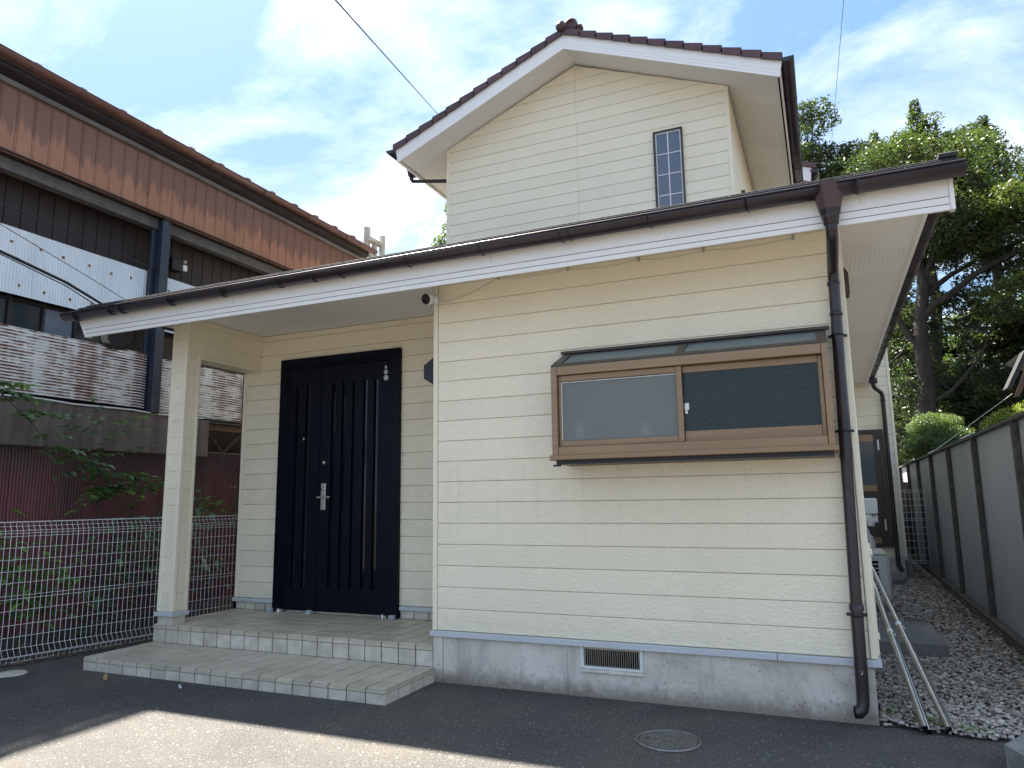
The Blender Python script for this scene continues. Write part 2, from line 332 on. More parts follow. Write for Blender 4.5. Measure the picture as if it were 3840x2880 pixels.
# ------------------------------------------------------------------ mesh helpers
class MB:
    def __init__(s): s.v = []; s.f = []; s.smooth = []
    def add(s, vs, fs, sm=False):
        o = len(s.v); s.v += [tuple(v) for v in vs]; s.f += [tuple(i+o for i in f) for f in fs]; s.smooth += [sm]*len(fs); return s
    def box(s, x0, x1, y0, y1, z0, z1, c=0):
        if c <= 0:
            v = [(x, y, z) for x in (x0, x1) for y in (y0, y1) for z in (z0, z1)]
            return s.add(v, [(0, 1, 3, 2), (4, 6, 7, 5), (0, 4, 5, 1), (2, 3, 7, 6), (0, 2, 6, 4), (1, 5, 7, 3)])
        c = min(c, (x1-x0)*.45, (y1-y0)*.45, (z1-z0)*.45)
        lo = (x0, y0, z0); hi = (x1, y1, z1); vs = []; idx = {}
        for i in range(8):
            b = (i & 1, i >> 1 & 1, i >> 2 & 1)
            for ax in range(3):
                p = [0, 0, 0]
                for k in range(3):
                    e = hi[k] if b[k] else lo[k]
                    p[k] = e if k == ax else e-(c if b[k] else -c)
                idx[(i, ax)] = len(vs); vs.append(tuple(p))
        fs = []
        for ax in range(3):
            o1, o2 = [k for k in range(3) if k != ax]
            for sd in (0, 1):
                q = []
                for a, b_ in ((0, 0), (1, 0), (1, 1), (0, 1)):
                    i = (sd << ax) | (a << o1) | (b_ << o2); q.append(idx[(i, ax)])
                fs.append(q)
        for ax in range(3):
            o1, o2 = [k for k in range(3) if k != ax]
            for a in (0, 1):
                for b_ in (0, 1):
                    i0 = (a << o1) | (b_ << o2); i1 = i0 | (1 << ax)
                    fs.append([idx[(i0, o1)], idx[(i1, o1)], idx[(i1, o2)], idx[(i0, o2)]])
        for i in range(8): fs.append([idx[(i, 0)], idx[(i, 1)], idx[(i, 2)]])
        return s.add(vs, fs)
    def prism(s, pts, axis, a, b):
        # pts: polygon in the two other axes (ordered), extruded along axis from a to b
        def P(p, t):
            q = [0, 0, 0]; o = [k for k in range(3) if k != axis]; q[o[0]] = p[0]; q[o[1]] = p[1]; q[axis] = t; return tuple(q)
        n = len(pts); vs = [P(p, a) for p in pts]+[P(p, b) for p in pts]
        fs = [tuple(range(n)), tuple(range(2*n-1, n-1, -1))]+[(i, (i+1) % n, (i+1) % n+n, i+n) for i in range(n)]
        return s.add(vs, fs)
    def tube(s, pts, r, n=10, cap=True, r_end=None, sm=True):
        pts = [Vector(p) for p in pts]; m = len(pts); vs = []
        rs = r if isinstance(r, (list, tuple)) else [r+(((r_end if r_end is not None else r)-r)*i/(m-1)) for i in range(m)]
        t0 = (pts[1]-pts[0]).normalized(); a = t0.orthogonal().normalized()
        for i, p in enumerate(pts):
            if i == 0: t = t0
            elif i == m-1: t = (pts[i]-pts[i-1]).normalized()
            else: t = ((pts[i+1]-p).normalized()+(p-pts[i-1]).normalized()).normalized()
            a = (a-t*a.dot(t)).normalized(); b = t.cross(a)
            for k in range(n):
                an = 2*math.pi*k/n; vs.append(p+(a*math.cos(an)+b*math.sin(an))*rs[i])
        fs = [(i*n+k, i*n+(k+1) % n, (i+1)*n+(k+1) % n, (i+1)*n+k) for i in range(m-1) for k in range(n)]
        s.add(vs, fs, sm)
        if cap: s.add([vs[k] for k in range(n)], [tuple(range(n-1, -1, -1))]); s.add([vs[(m-1)*n+k] for k in range(n)], [tuple(range(n))])
        return s
    def lathe(s, c, prof, axis=2, n=24, sm=True):
        vs = []
        for r, h in prof:
            for k in range(n):
                an = 2*math.pi*k/n; q = [c[0], c[1], c[2]]; o = [j for j in range(3) if j != axis]
                q[o[0]] += r*math.cos(an); q[o[1]] += r*math.sin(an); q[axis] += h; vs.append(tuple(q))
        fs = [(i*n+k, i*n+(k+1) % n, (i+1)*n+(k+1) % n, (i+1)*n+k) for i in range(len(prof)-1) for k in range(n)]
        return s.add(vs, fs, sm)
    def mesh(s, name, mat):
        me = bpy.data.meshes.new(name); me.from_pydata(s.v, [], s.f); me.validate()
        me.materials.append(MATS[mat]); 
        if len(s.smooth) == len(me.polygons): me.polygons.foreach_set('use_smooth', s.smooth)
        bm = bmesh.new(); bm.from_mesh(me); bmesh.ops.recalc_face_normals(bm, faces=bm.faces); bm.to_mesh(me); bm.free()
        return me
def link(name, me, parent=None, loc=None):
    o = bpy.data.objects.new(name, me); C.objects.link(o)
    if parent is not None:
        o.parent = parent
        if parent.type == 'EMPTY': o.matrix_parent_inverse = Matrix.Translation(-parent.location)
        else: o.matrix_parent_inverse = Matrix.Translation(-Vector(parent.location))
    if loc: o.location = loc
    return o
def part(name, mb, mat, parent=None, label=None):
    o = link(name, mb.mesh(name, mat), parent)
    if label: o['label'] = label
    return o
def thing(name, label, cat, loc=(0, 0, 0), group=None):
    o = bpy.data.objects.new(name, None); C.objects.link(o); o.location = loc; o.empty_display_size = .2
    o['label'] = label; o['category'] = cat
    if group: o['group'] = group
    return o
def tag(o, label, cat, group=None):
    o['label'] = label; o['category'] = cat
    if group: o['group'] = group
    return o
def struct(o, kind='structure'): o['kind'] = kind; return o
def clip(poly, a, b, c):   # keep a*x+b*y<=c
    out = []
    for i in range(len(poly)):
        p, q = poly[i], poly[(i+1) % len(poly)]; fp = a*p[0]+b*p[1]-c; fq = a*q[0]+b*q[1]-c
        if fp <= 0: out.append(p)
        if (fp < 0 < fq) or (fq < 0 < fp):
            t = fp/(fp-fq); out.append((p[0]+(q[0]-p[0])*t, p[1]+(q[1]-p[1])*t))
    return out
def arrays(name, V, F, mat, tone=None, parent=None, smooth=False):
    V = np.asarray(V, np.float32); F = np.asarray(F, np.int32); n = F.shape[1]
    me = bpy.data.meshes.new(name); me.vertices.add(len(V)); me.vertices.foreach_set('co', V.ravel())
    me.loops.add(F.size); me.loops.foreach_set('vertex_index', F.ravel()); me.polygons.add(len(F))
    me.polygons.foreach_set('loop_start', np.arange(0, F.size, n, dtype=np.int32)); me.polygons.foreach_set('loop_total', np.full(len(F), n, np.int32))
    me.update(calc_edges=True)
    if tone is not None:
        a = me.attributes.new('tone', 'FLOAT', 'FACE'); a.data.foreach_set('value', np.asarray(tone, np.float32))
    me.polygons.foreach_set('use_smooth', np.full(len(F), smooth)); me.materials.append(MATS[mat])
    return link(name, me, parent)

# ------------------------------------------------------------------ ground
mb = MB(); mb.add([(-300, -300, 0), (300, -300, 0), (300, 300, 0), (-300, 300, 0)], [(0, 1, 2, 3)])
struct(part('asphalt_ground', mb, 'asphalt'))
mb = MB(); mb.add([(2.86, .01, .004), (3.3, -.06, .004), (4.15, -.03, .004), (4.15, 13, .004), (2.86, 13, .004)], [(0, 1, 2, 3, 4)])
struct(part('gravel_bed_soil', mb, 'soil'))
mb = MB(); mb.add([(-4.6, -8, .004), (-3.62, -8, .004), (-3.60, -1.2, .004), (-3.50, -.80, .004), (-3.25, .3, .004), (-2.85, .6, .004), (-2.85, 12, .004), (-4.6, 12, .004)], [tuple(range(8))])
struct(part('planting_strip_soil', mb, 'soil'))
mb = MB(); mb.add([(4.15, -12, .004), (60, -12, .004), (60, 80, .004), (4.15, 80, .004)], [(0, 1, 2, 3)])
struct(part('garden_soil', mb, 'soil'))

def stones(name, pts, size, zoff=.008):
    bm = bmesh.new(); bmesh.ops.create_icosphere(bm, subdivisions=1, radius=1); bv = np.array([v.co[:] for v in bm.verts]); bf = np.array([[v.index for v in f.verts] for f in bm.faces]); bm.free()
    n = len(pts); V = np.repeat(bv[None], n, 0)*(1+RNG.uniform(-.22, .22, (n, len(bv), 1)))
    V *= (np.stack([RNG.uniform(.7, 1.2, n), RNG.uniform(.5, 1.0, n), RNG.uniform(.3, .6, n)], 1)*size[:, None])[:, None, :]
    ax = RNG.normal(0, .35, n); c, s_ = np.cos(ax)[:, None], np.sin(ax)[:, None]
    y, z = V[..., 1]*c-V[..., 2]*s_, V[..., 1]*s_+V[..., 2]*c; V[..., 1], V[..., 2] = y, z
    an = RNG.uniform(0, 6.28, n); c, s_ = np.cos(an)[:, None], np.sin(an)[:, None]
    x, y = V[..., 0]*c-V[..., 1]*s_, V[..., 0]*s_+V[..., 1]*c; V[..., 0], V[..., 1] = x, y
    V += pts[:, None, :]; F = bf[None]+(np.arange(n)*len(bv))[:, None, None]
    tone = np.repeat(np.clip(RNG.beta(2.2, 2.2, n), 0, 1), len(bf))
    o = arrays(name, V.reshape(-1, 3), F.reshape(-1, 3), 'gravel_stone', tone); struct(o, 'stuff'); return o
P = []; S = []
def scatter(x0, x1, y0, y1, step, s0, s1):
    for y in np.arange(y0, y1, step):
        for x in np.arange(x0, x1, step):
            px, py = x+random.uniform(-.5, .5)*step, y+random.uniform(-.5, .5)*step
            if py < -.05+.04*math.sin(px*9) and px < 3.6: continue
            P.append((px, py, .012+random.random()*.022)); S.append(random.uniform(s0, s1))
scatter(2.90, 4.13, -.08, 3.0, .024, .011, .022)
scatter(2.90, 4.13, 3.0, 8.0, .034, .015, .026)
scatter(2.90, 4.13, 8.0, 12.0, .06, .026, .04)
o = stones('gravel', np.array(P), np.array(S)); 
P = []; S = []
for i in range(900):
    t = random.random(); y = -1.6+t*2.4; x = -3.60+(y+.79)*.178 + random.gauss(.03, .05)
    P.append((x, y, .008)); S.append(random.uniform(.006, .02))
o = stones('fence_foot_litter', np.array(P), np.array(S)); m_, nt_, b_, p_ = new_mat('litter_brown'); b_.inputs['Base Color'].default_value = (.085, .06, .042, 1); b_.inputs['Roughness'].default_value = .9; o.data.materials[0] = m_

P = []; S = []
for i in range(700):
    x = random.uniform(0, 2.86); P.append((x, -abs(random.gauss(0, .028))-.004, .003)); S.append(random.uniform(.002, .006))
for i in range(420):
    x = random.uniform(-2.85, .03); P.append((x, -.655-abs(random.gauss(0, .025)), .003)); S.append(random.uniform(.002, .006))
for i in range(260):
    P.append((random.uniform(-2.8, 3.4), random.uniform(-1.9, -.1), .001)); S.append(random.uniform(.0015, .004))
o = stones('wall_foot_grit', np.array(P), np.array(S)); m_, nt_, b_, p_ = new_mat('grit_grey'); b_.inputs['Base Color'].default_value = (.13, .118, .10, 1); b_.inputs['Roughness'].default_value = .9; o.data.materials[0] = m_
m_, nt_, b_, p_ = new_mat('litter_flake'); at_ = nt_.nodes.new('ShaderNodeAttribute'); at_.attribute_name = 'tone'
nt_.links.new(ramp(nt_, at_.outputs['Fac'], [(0, (.06, .035, .022)), (.6, (.17, .10, .06)), (1, (.30, .20, .11))]), b_.inputs['Base Color']); b_.inputs['Roughness'].default_value = .8
nf = 2600; fy_ = RNG.uniform(0, 1, nf)**.8*10; fx_ = np.where(RNG.uniform(0, 1, nf) < .5, RNG.uniform(2.95, 4.05, nf), 4.02-np.abs(RNG.normal(0, .14, nf)))
c_ = np.stack([fx_, fy_, np.full(nf, .045)+RNG.uniform(0, .012, nf)], 1); a_ = RNG.normal(0, 1, (nf, 3)); a_[:, 2] *= .25; a_ /= np.linalg.norm(a_, axis=1)[:, None]; b2_ = np.cross(a_, [0, 0, 1.0]); sz = RNG.uniform(.010, .030, nf)[:, None]
struct(arrays('gravel_leaf_litter', np.stack([c_-a_*sz, c_+b2_*sz*.4, c_+a_*sz, c_-b2_*sz*.4], 1).reshape(-1, 3), np.arange(4*nf).reshape(-1, 4), 'litter_flake', RNG.uniform(0, 1, nf)), 'stuff')

# ------------------------------------------------------------------ the house
ROW = .1517; Z0 = .36
house = thing('house', 'cream two-storey house with lap siding, white eaves and dark gutters', 'house', (0, 0, 0))
def row_z(k): return Z0+k*ROW
def board_x(x0, x1, y, z0, z1, parent, th=.018, deep=.0, poly=None):
    """a siding board facing -Y: face at y, slightly chamfered edges so that each joint is a groove"""
    g = .0015; pts = [(x0, z0+g), (x1, z0+g), (x1, z1-g), (x0, z1-g)]
    mb = MB(); c = .003
    mb.prism([(y+c, z0+g), (y, z0+g+c), (y, z1-g-c), (y+c, z1-g), (y+th, z1-g), (y+th, z0+g)], 0, x0, x1)
    return part('siding_board', mb, 'cream_siding', parent)
def board_yplane(x, y0, y1, z0, z1, parent, sgn=1, th=.018):
    g = .0015; c = .003; s = -sgn
    mb = MB(); mb.prism([(x+s*c, z0+g), (x, z0+g+c), (x, z1-g-c), (x+s*c, z1-g), (x+s*th, z1-g), (x+s*th, z0+g)], 1, y0, y1)
    return part('siding_board', mb, 'cream_siding', parent)
ZC = 3.0      # level of the lower soffit
# kitchen front wall
body = MB(); body.box(.02, 2.867, .02, 7.6, .33, 3.02); body.box(.02, 2.80, .12, 7.5, .02, .329); body.box(-2.60, .02, .97, 7.6, .02, 3.02); body.box(2.8, 3.68, 7.62, 12, .02, 6.2)
body.box(-1.75, 1.955, 3.46, 11.5, 3.0, 6.05)
kw = MB(); kw.box(.022, 2.865, .0185, .022, .36, 3.0)
wall_core = part('wall', body, 'cream_trim', house)
kwall = part('wall', MB().box(.03, 2.857, .0192, .0199, .30, 3.0), 'cream_trim', house)
for k in range(18):
    z1 = min(row_z(k+1), ZC-.003)
    if z1-row_z(k) > .02: board_x(.034, 2.850, 0, row_z(k), z1, kwall)
part('corner_trim', MB().box(-.008, .030, -.008, .03, Z0, ZC-.002, .003), 'cream_trim', house)
part('corner_trim', MB().box(2.855, 2.893, -.008, .03, Z0, ZC-.002, .003), 'cream_trim', house)
# right side wall of kitchen
swall = part('wall', MB().box(2.8675, 2.868, .05, 7.6, .36, 3.0), 'cream_trim', house)
for k in range(18):
    z1 = min(row_z(k+1), ZC-.003)
    if z1-row_z(k) > .02: board_yplane(2.887, .034, 7.59, row_z(k), z1, swall)
swl = part('wall', MB().box(.0195, .0198, .05, .95, .25, 3.0), 'cream_trim', house)
for k in range(18):
    z1 = min(row_z(k+1), ZC-.003)
    if z1-row_z(k) > .02: board_yplane(0, .034, .945, row_z(k), z1, swl, -1)
# door wall in the porch
DY = .95
dwall = part('wall', MB().box(-2.59, -.002, DY+.0185, DY+.0195, .25, 3.0), 'cream_trim', house)
for k in range(18):
    z1 = min(row_z(k+1), ZC-.003)
    if z1-row_z(k) < .02: continue
    if row_z(k) < 2.70 :
        board_x(-2.782, -2.30, DY, row_z(k), z1, dwall); board_x(-.90, -.003, DY, row_z(k), z1, dwall)
    else: board_x(-2.60, -.003, DY, row_z(k), z1, dwall)
board_x(-2.299, -.901, DY, 2.712, row_z(16), dwall)
part('corner_trim', MB().box(-2.822, -2.784, DY-.008, DY+.03, Z0, 2.62, .003), 'cream_trim', house)
# porch side: post, beam
pw = part('porch_post', MB().box(-2.775, -2.607, .008, .150, .34, ZC-.002), 'cream_trim', house)
for k in range(18):
    z1 = min(row_z(k+1), ZC-.003)
    if z1-row_z(k) < .02: continue
    board_x(-2.745, -2.640, 0.0, row_z(k), z1, pw, th=.0075)
    if row_z(k) < 2.6: board_yplane(-2.60, .036, .128, row_z(k), min(z1, 2.66), pw, 1, .0065)
for bx in ((-2.785, -2.747), (-2.638, -2.597)): part('corner_trim', MB().box(bx[0], bx[1], -.006, .032, Z0, ZC-.004, .003), 'cream_trim', pw)
part('corner_trim', MB().box(-2.63, -2.595, .13, .16, Z0, 2.655, .003), 'cream_trim', pw)
beam = part('porch_beam', MB().box(-2.775, -2.607, .1505, DY-.001, 2.645, ZC-.002), 'cream_trim', house)
for k in (15, 16, 17):
    z1 = min(row_z(k+1), ZC-.003)
    if z1-row_z(k) > .02: board_yplane(-2.60, .165 if k < 16 else .034, DY-.004, max(row_z(k), 2.66), z1, beam, 1, .0065)
part('beam_trim', MB().box(-2.79, -2.592, .162, DY-.002, 2.622, 2.644, .003), 'cream_trim', beam)
fl = MB().box(-2.80, -2.58, -.018, .172, .318, .355, .004); part('flashing', fl, 'flashing_grey', pw)
part('post_base', MB().box(-2.775, -2.605, .008, .150, .25, .318), 'riser_tile', pw)
# flashings
f = part('flashing', MB().box(-.022, 2.35, -.024, .02, .318, .357, .003), 'flashing_grey', house)
part('flashing', MB().box(2.353, 2.910, -.024, .02, .317, .356, .003), 'flashing_grey', house)
part('flashing', MB().box(2.869, 2.910, .021, 7.58, .317, .356, .003), 'flashing_grey', house)
part('flashing', MB().box(-2.835, -2.312, DY-.022, DY+.01, .322, .357, .003), 'flashing_grey', house)
part('flashing', MB().box(-.885, -.002, DY-.022, DY+.01, .322, .357, .003), 'flashing_grey', house)
# foundation with vent
fd = MB(); VX0, VX1, VZ0 = 1.140, 1.508, .18
fd.box(0, .075, -.004, .03, -.02, .317); fd.box(.078, 1.02, .004, .03, -.02, .317); fd.box(1.023, 1.075, .002, .03, -.02, .317)
fd.box(1.0755, VX0-.03, .004, .03, -.02, .317); fd.box(VX0-.03, VX1+.03, .004, .03, -.02, VZ0-.022); fd.box(VX1+.03, 2.87, .004, .03, -.02, .317)
fd.box(2.80, 2.870, .0305, 7.6, -.02, .317)
foundation = part('foundation', fd, 'foundation_concrete', house)
vent = part('vent_opening', MB().box(VX0-.028, VX1+.028, .10, .11, VZ0-.02, .317), 'dark_hole', foundation)
part('vent_frame', MB().box(VX0-.028, VX0-.004, -.002, .03, VZ0, .316, .002).box(VX1+.004, VX1+.028, -.002, .03, VZ0, .316, .002).box(VX0-.004, VX1+.004, .0, .03, VZ0, VZ0+.014), 'meter_grey', foundation)
part('vent_sill', MB().prism([(.03, VZ0-.001), (-.010, VZ0-.004), (-.012, VZ0-.020), (.03, VZ0-.022)], 0, VX0-.03, VX1+.03), 'foundation_concrete', foundation)
for i in range(26):
    x = VX0+.004+i*(VX1-VX0-.008)/25; part('vent_bar', MB().tube([(x, .014, VZ0+.013), (x, .014, .317)], .0028, 6), 'satin_steel', foundation)
# ---- porch steps
def tiles(parent, x0, x1, y0, y1, z, nx, ny, mat='porch_tile', j=.010, th=.012):
    dx = (x1-x0)/nx; dy = (y1-y0)/ny
    me = MB().box(0, dx-j, 0, dy-j, 0, th, .0015).mesh('tile', mat)
    for i in range(nx):
        for k in range(ny):
            link('tile', me, parent, (x0+i*dx+j/2, y0+k*dy+j/2, z-th+random.uniform(-.0006, .0006)))
def risers(parent, x0, x1, y, z0, z1, nx, mat='riser_tile', j=.008, th=.010):
    dx = (x1-x0)/nx; me = MB().box(0, dx-j, 0, th, 0, z1-z0, .0015).mesh('tile', mat)
    for i in range(nx): link('tile', me, parent, (x0+i*dx+j/2, y-random.uniform(0, .0008), z0))
def side_risers(parent, x, y0, y1, z0, z1, ny, mat='riser_tile', j=.008, th=.010):
    dy = (y1-y0)/ny; me = MB().box(0, th, 0, dy-j, 0, z1-z0, .0015).mesh('tile', mat)
    for i in range(ny): link('tile', me, parent, (x-th, y0+i*dy+j/2, z0))
XL = -2.815
s1 = part('porch_step', MB().box(XL+.006, .004, -.634, .0, -.02, .0972), 'tile_grout', house)
tiles(s1, XL, .018, -.642, 0, .10, 19, 4)
risers(s1, XL, .008, -.642, .066, .0875, 19, 'porch_tile'); risers(s1, XL, .008, -.640, -.01, .0625, 19)
side_risers(s1, .010, -.64, 0, .066, .0875, 4, 'porch_tile'); side_risers(s1, .009, -.64, 0, -.01, .0625, 4)
s2 = part('porch_step', MB().box(XL+.006, -.002, .006, .97, -.02, .2472), 'tile_grout', house)
tiles(s2, XL, -.004, -.002, .95, .25, 19, 6)
risers(s2, XL, -.004, -.002, .212, .2375, 19, 'porch_tile'); risers(s2, XL, -.004, 0, .101, .208, 19)
b0 = part('skirting', MB().box(-2.80, -2.31, DY+.004, DY+.02, .25, .322).box(-.885, -.002, DY+.004, DY+.02, .25, .322), 'tile_grout', house)
risers(b0, -2.80, -2.31, DY, .251, .321, 4); risers(b0, -.885, -.004, DY, .251, .321, 6)
# ---- front door
door = thing('x', 'x', 'x') if False else None
DX0, DX1, DZ0, DZ1 = -2.305, -.893, .252, 2.715
fr = MB(); fr.box(DX0, DX0+.075, DY-.045, DY+.05, DZ0, DZ1, .003).box(DX1-.075, DX1, DY-.045, DY+.05, DZ0, DZ1, .003).box(DX0+.0755, DX1-.0755, DY-.045, DY+.05, DZ1-.075, DZ1, .003)
fr.box(DX0+.0755, DX0+.11, DY-.038, DY+.05, DZ0+.02, DZ1-.076, .002).box(DX1-.11, DX1-.0755, DY-.038, DY+.05, DZ0+.02, DZ1-.076, .002).box(DX0+.1105, DX1-.1105, DY-.038, DY+.05, DZ1-.105, DZ1-.0755, .002)
fdoor = part('front_door', fr, 'door_navy', house, 'dark navy front door with a narrow fixed leaf and glazed slits')
SPL = -1.80
def leaf(x0, x1, slots, z0, z1, fy):
    m = MB(); edges = [x0]+[e for s in slots for e in s]+[x1]
    for a, b in zip(edges[0::2], edges[1::2]): m.box(a, b, fy, fy+.04, z0, z1, .002)
    lo, hi = .485, 2.435
    for a, b in slots:
        m.box(a, b, fy+.0005, fy+.04, z0, lo); m.box(a, b, fy+.0005, fy+.04, hi, z1)
    part('door_leaf', m, 'door_navy', fdoor)
    for a, b in slots:
        part('glass_slit', MB().box(a, b, fy+.012, fy+.018, lo, hi), 'door_pane', fdoor)
        part('mullion', MB().prism([(a-.014, fy), (a-.008, fy-.009), (a+.002, fy-.009), (a+.004, fy+.011), (a-.016, fy+.011)], 2, lo-.01, hi+.01), 'door_navy', fdoor)
leaf(DX0+.112, SPL-.002, [(-2.10, -2.055), (-1.975, -1.935)], DZ0+.02, DZ1-.107, DY-.032)
leaf(SPL+.002, DX1-.112, [(-1.668, -1.625), (-1.548, -1.505), (-1.425, -1.40), (-1.300, -1.257), (-1.178, -1.135)], DZ0+.02, DZ1-.107, DY-.028)
h = MB(); h.box(-1.765, -1.712, DY-.040, DY-.0285, 1.21, 1.465, .004); part('handle_plate', h, 'satin_steel', fdoor)
h = MB(); h.tube([(-1.738, DY-.035, 1.335), (-1.738, DY-.075, 1.332)], .012, 10).box(-1.775, -1.630, DY-.090, DY-.072, 1.322, 1.340, .004); part('handle_lever', h, 'satin_steel', fdoor)
part('lock_cylinder', MB().lathe((-1.738, DY-.053, 1.41), [(0, 0), (.014, 0), (.016, .012), (.016, .014)], 1, 16), 'satin_steel', fdoor)
part('lock_cylinder', MB().lathe((-1.738, DY-.052, 1.661), [(0, 0), (.016, 0), (.022, .012), (.024, .026)], 1, 18), 'satin_steel', fdoor)
part('peephole', MB().lathe((-1.99, DY-.046, 1.90), [(0, 0), (.010, 0), (.014, .010)], 1, 14), 'satin_steel', fdoor)
for (x, z, r_, m_) in ((-1.049, 2.44, .027, 'sticker_white'), (-1.051, 2.495, .024, 'sticker_blue')):
    part('sticker', MB().lathe((x, DY-.0305, z), [(0, 0), (r_, 0), (r_, .001)], 1, 20), m_, fdoor)
part('sticker', MB().box(-1.063, -1.041, DY-.031, DY-.0285, 2.528, 2.555), 'ivory_plastic', fdoor)
part('door_chain_hook', MB().box(-1.068, -1.034, DY-.045, DY-.0285, 2.578, 2.592, .002).box(-1.056, -1.046, DY-.04, DY-.0285, 2.556, 2.578), 'black_metal', fdoor)
for x in (-2.335, -1.87, -.955): 
    part('draught_block', MB().box(x, x+.055, DY-.085, DY-.047, .2505, .285, .004), 'grey_plastic', fdoor)
for x in (-2.215, -1.035): part('floor_hinge', MB().box(x-.035, x+.04, DY-.055, DY-.02, .2505, .278, .004).lathe((x, DY-.05, .251), [(.02, 0), (.02, .035), (0, .036)], 2, 12), 'satin_steel', fdoor)
# ---- bay window
BX0, BX1, BY, BZ0, BZ1 = 1.066, 2.762, -.32, 1.562, 2.155
bf = MB()
bf.box(BX0, BX0+.040, BY, -.002, BZ0, BZ1, .002).box(BX1-.034, BX1, BY, -.002, BZ0, BZ1, .002)
bf.box(BX0+.0405, BX1-.0345, BY+.002, BY+.07, 2.096, BZ1, .003)
bf.box(BX0+.0405, BX1-.0345, BY+.004, BY+.07, BZ0+.002, 1.622, .003)
bay = part('bay_window', bf, 'bronze', house, 'bronze box bay window with two sliding sashes and sloped glazed top')
part('window_sill', MB().box(BX0-.012, BX1+.016, BY-.022, -.004, 1.534, 1.566, .003), 'bronze', bay)
part('bay_underside', MB().box(BX0+.02, BX1-.01, BY+.02, -.002, 1.508, 1.5335), 'black_metal', bay)
part('sash_left', MB().box(1.108, 1.124, BY+.03, BY+.05, 1.624, 2.094, .002).box(1.1245, 1.886, BY+.03, BY+.05, 1.624, 1.660, .002).box(1.1245, 1.886, BY+.03, BY+.05, 2.056, 2.094, .002).box(1.887, 1.922, BY+.022, BY+.05, 1.624, 2.094, .002), 'bronze', bay).name = 'sash'
part('screen_edge', MB().box(1.126, 1.131, BY+.034, BY+.038, 1.665, 2.05).box(1.131, 1.884, BY+.034, BY+.038, 2.046, 2.050), 'meter_grey', bay)
part('window_pane', MB().box(1.1245, 1.886, BY+.040, BY+.044, 1.660, 2.056), 'frosted_pane', bay, 'frosted grey pane')
part('sash', MB().box(1.923, BX1-.060, BY+.050, BY+.066, 1.622, 1.688, .002).box(1.923, BX1-.060, BY+.050, BY+.066, 2.052, 2.094, .002).box(BX1-.0595, BX1-.036, BY+.050, BY+.068, 1.622, 2.094, .002), 'bronze', bay)
part('window_pane', MB().box(1.922, BX1-.059, BY+.056, BY+.060, 1.688, 2.052), 'pebbled_dark_pane', bay, 'dark pebbled pane')
part('room_interior', MB().box(BX0+.042, BX1-.036, -.012, -.004, 1.6, 2.15), 'window_lining', bay)
for bx_, bh in ((1.215, .17), (1.66, .15)): part('white_bottle', MB().lathe((bx_, -.19, 1.622), [(0, 0), (.034, 0), (.034, bh*.7), (.015, bh*.85), (.015, bh), (0, bh)], 2, 16), 'white_plastic', bay)
part('sash_latch', MB().box(1.926, 1.955, BY+.046, BY+.055, 1.818, 1.862, .003).box(1.93, 1.945, BY+.046, BY+.055, 1.795, 1.818), 'light_grey', bay)
def slopebox(x0, x1, a, b, t):
    # sloping strip between parameter a..b (0 front .. 1 wall)
    f = lambda u: (BY+.004+(-.004-BY-.004)*u, BZ1+.002+(2.292-BZ1)*u)
    (ya, za), (yb, zb) = f(a), f(b)
    return MB().prism([(ya, za-.02), (ya, za+t), (yb, zb+t), (yb, zb-.02)], 0, x0, x1)
for a, b in ((0, .16), (.86, 1.0)): part('top_rail', slopebox(BX0, BX1, a, b, .008), 'bronze_dark', bay)
for x0, x1 in ((BX0, BX0+.06), (1.885, 1.93), (BX1-.055, BX1)): part('top_bar', slopebox(x0, x1, .161, .859, .010), 'bronze_dark', bay)
for x0, x1 in ((BX0+.061, 1.884), (1.931, BX1-.056)): part('top_pane', slopebox(x0, x1, .161, .859, .001), 'top_pane', bay)
part('top_flashing', MB().box(BX0-.028, BX1+.022, -.030, -.003, 2.296, 2.316, .002), 'bronze_dark', bay)
part('end_panel', MB().prism([(BY+.002, BZ1+.001), (-.003, BZ1+.001), (-.003, 2.285)], 0, BX0+.002, BX0+.02).prism([(BY+.002, BZ1+.001), (-.003, BZ1+.001), (-.003, 2.285)], 0, BX1-.02, BX1-.002), 'bronze_dark', bay)
part('drip_tail', MB().box(BX1+.017, BX1+.07, -.045, -.004, 1.508, 1.522).box(BX0+.0, BX0+.04, BY+.012, BY+.06, 1.496, 1.507), 'black_metal', bay)
# ---- lower roof: soffit, fascia, gutter
FY = -.45; FXL, FXR = -3.357, 3.442
SL, SR = -3.05, 3.375
sof = MB(); sof.box(SL, SR, FY+.02, 3.4, ZC, ZC+.012); sof.box(SL, -1.78, 3.402, 7.6, ZC, ZC+.012); sof.box(1.97, SR, 3.402, 7.58, ZC, ZC+.012)
soffit = part('soffit', sof, 'soffit_white', house)
for y0, y1 in ((.78, 1.25), (1.35, 1.85), (3.6, 4.3)): part('perforated_strip', MB().box(2.895, SR-.03, y0, y1, ZC-.003, ZC-.0005), 'perforated_soffit', soffit)
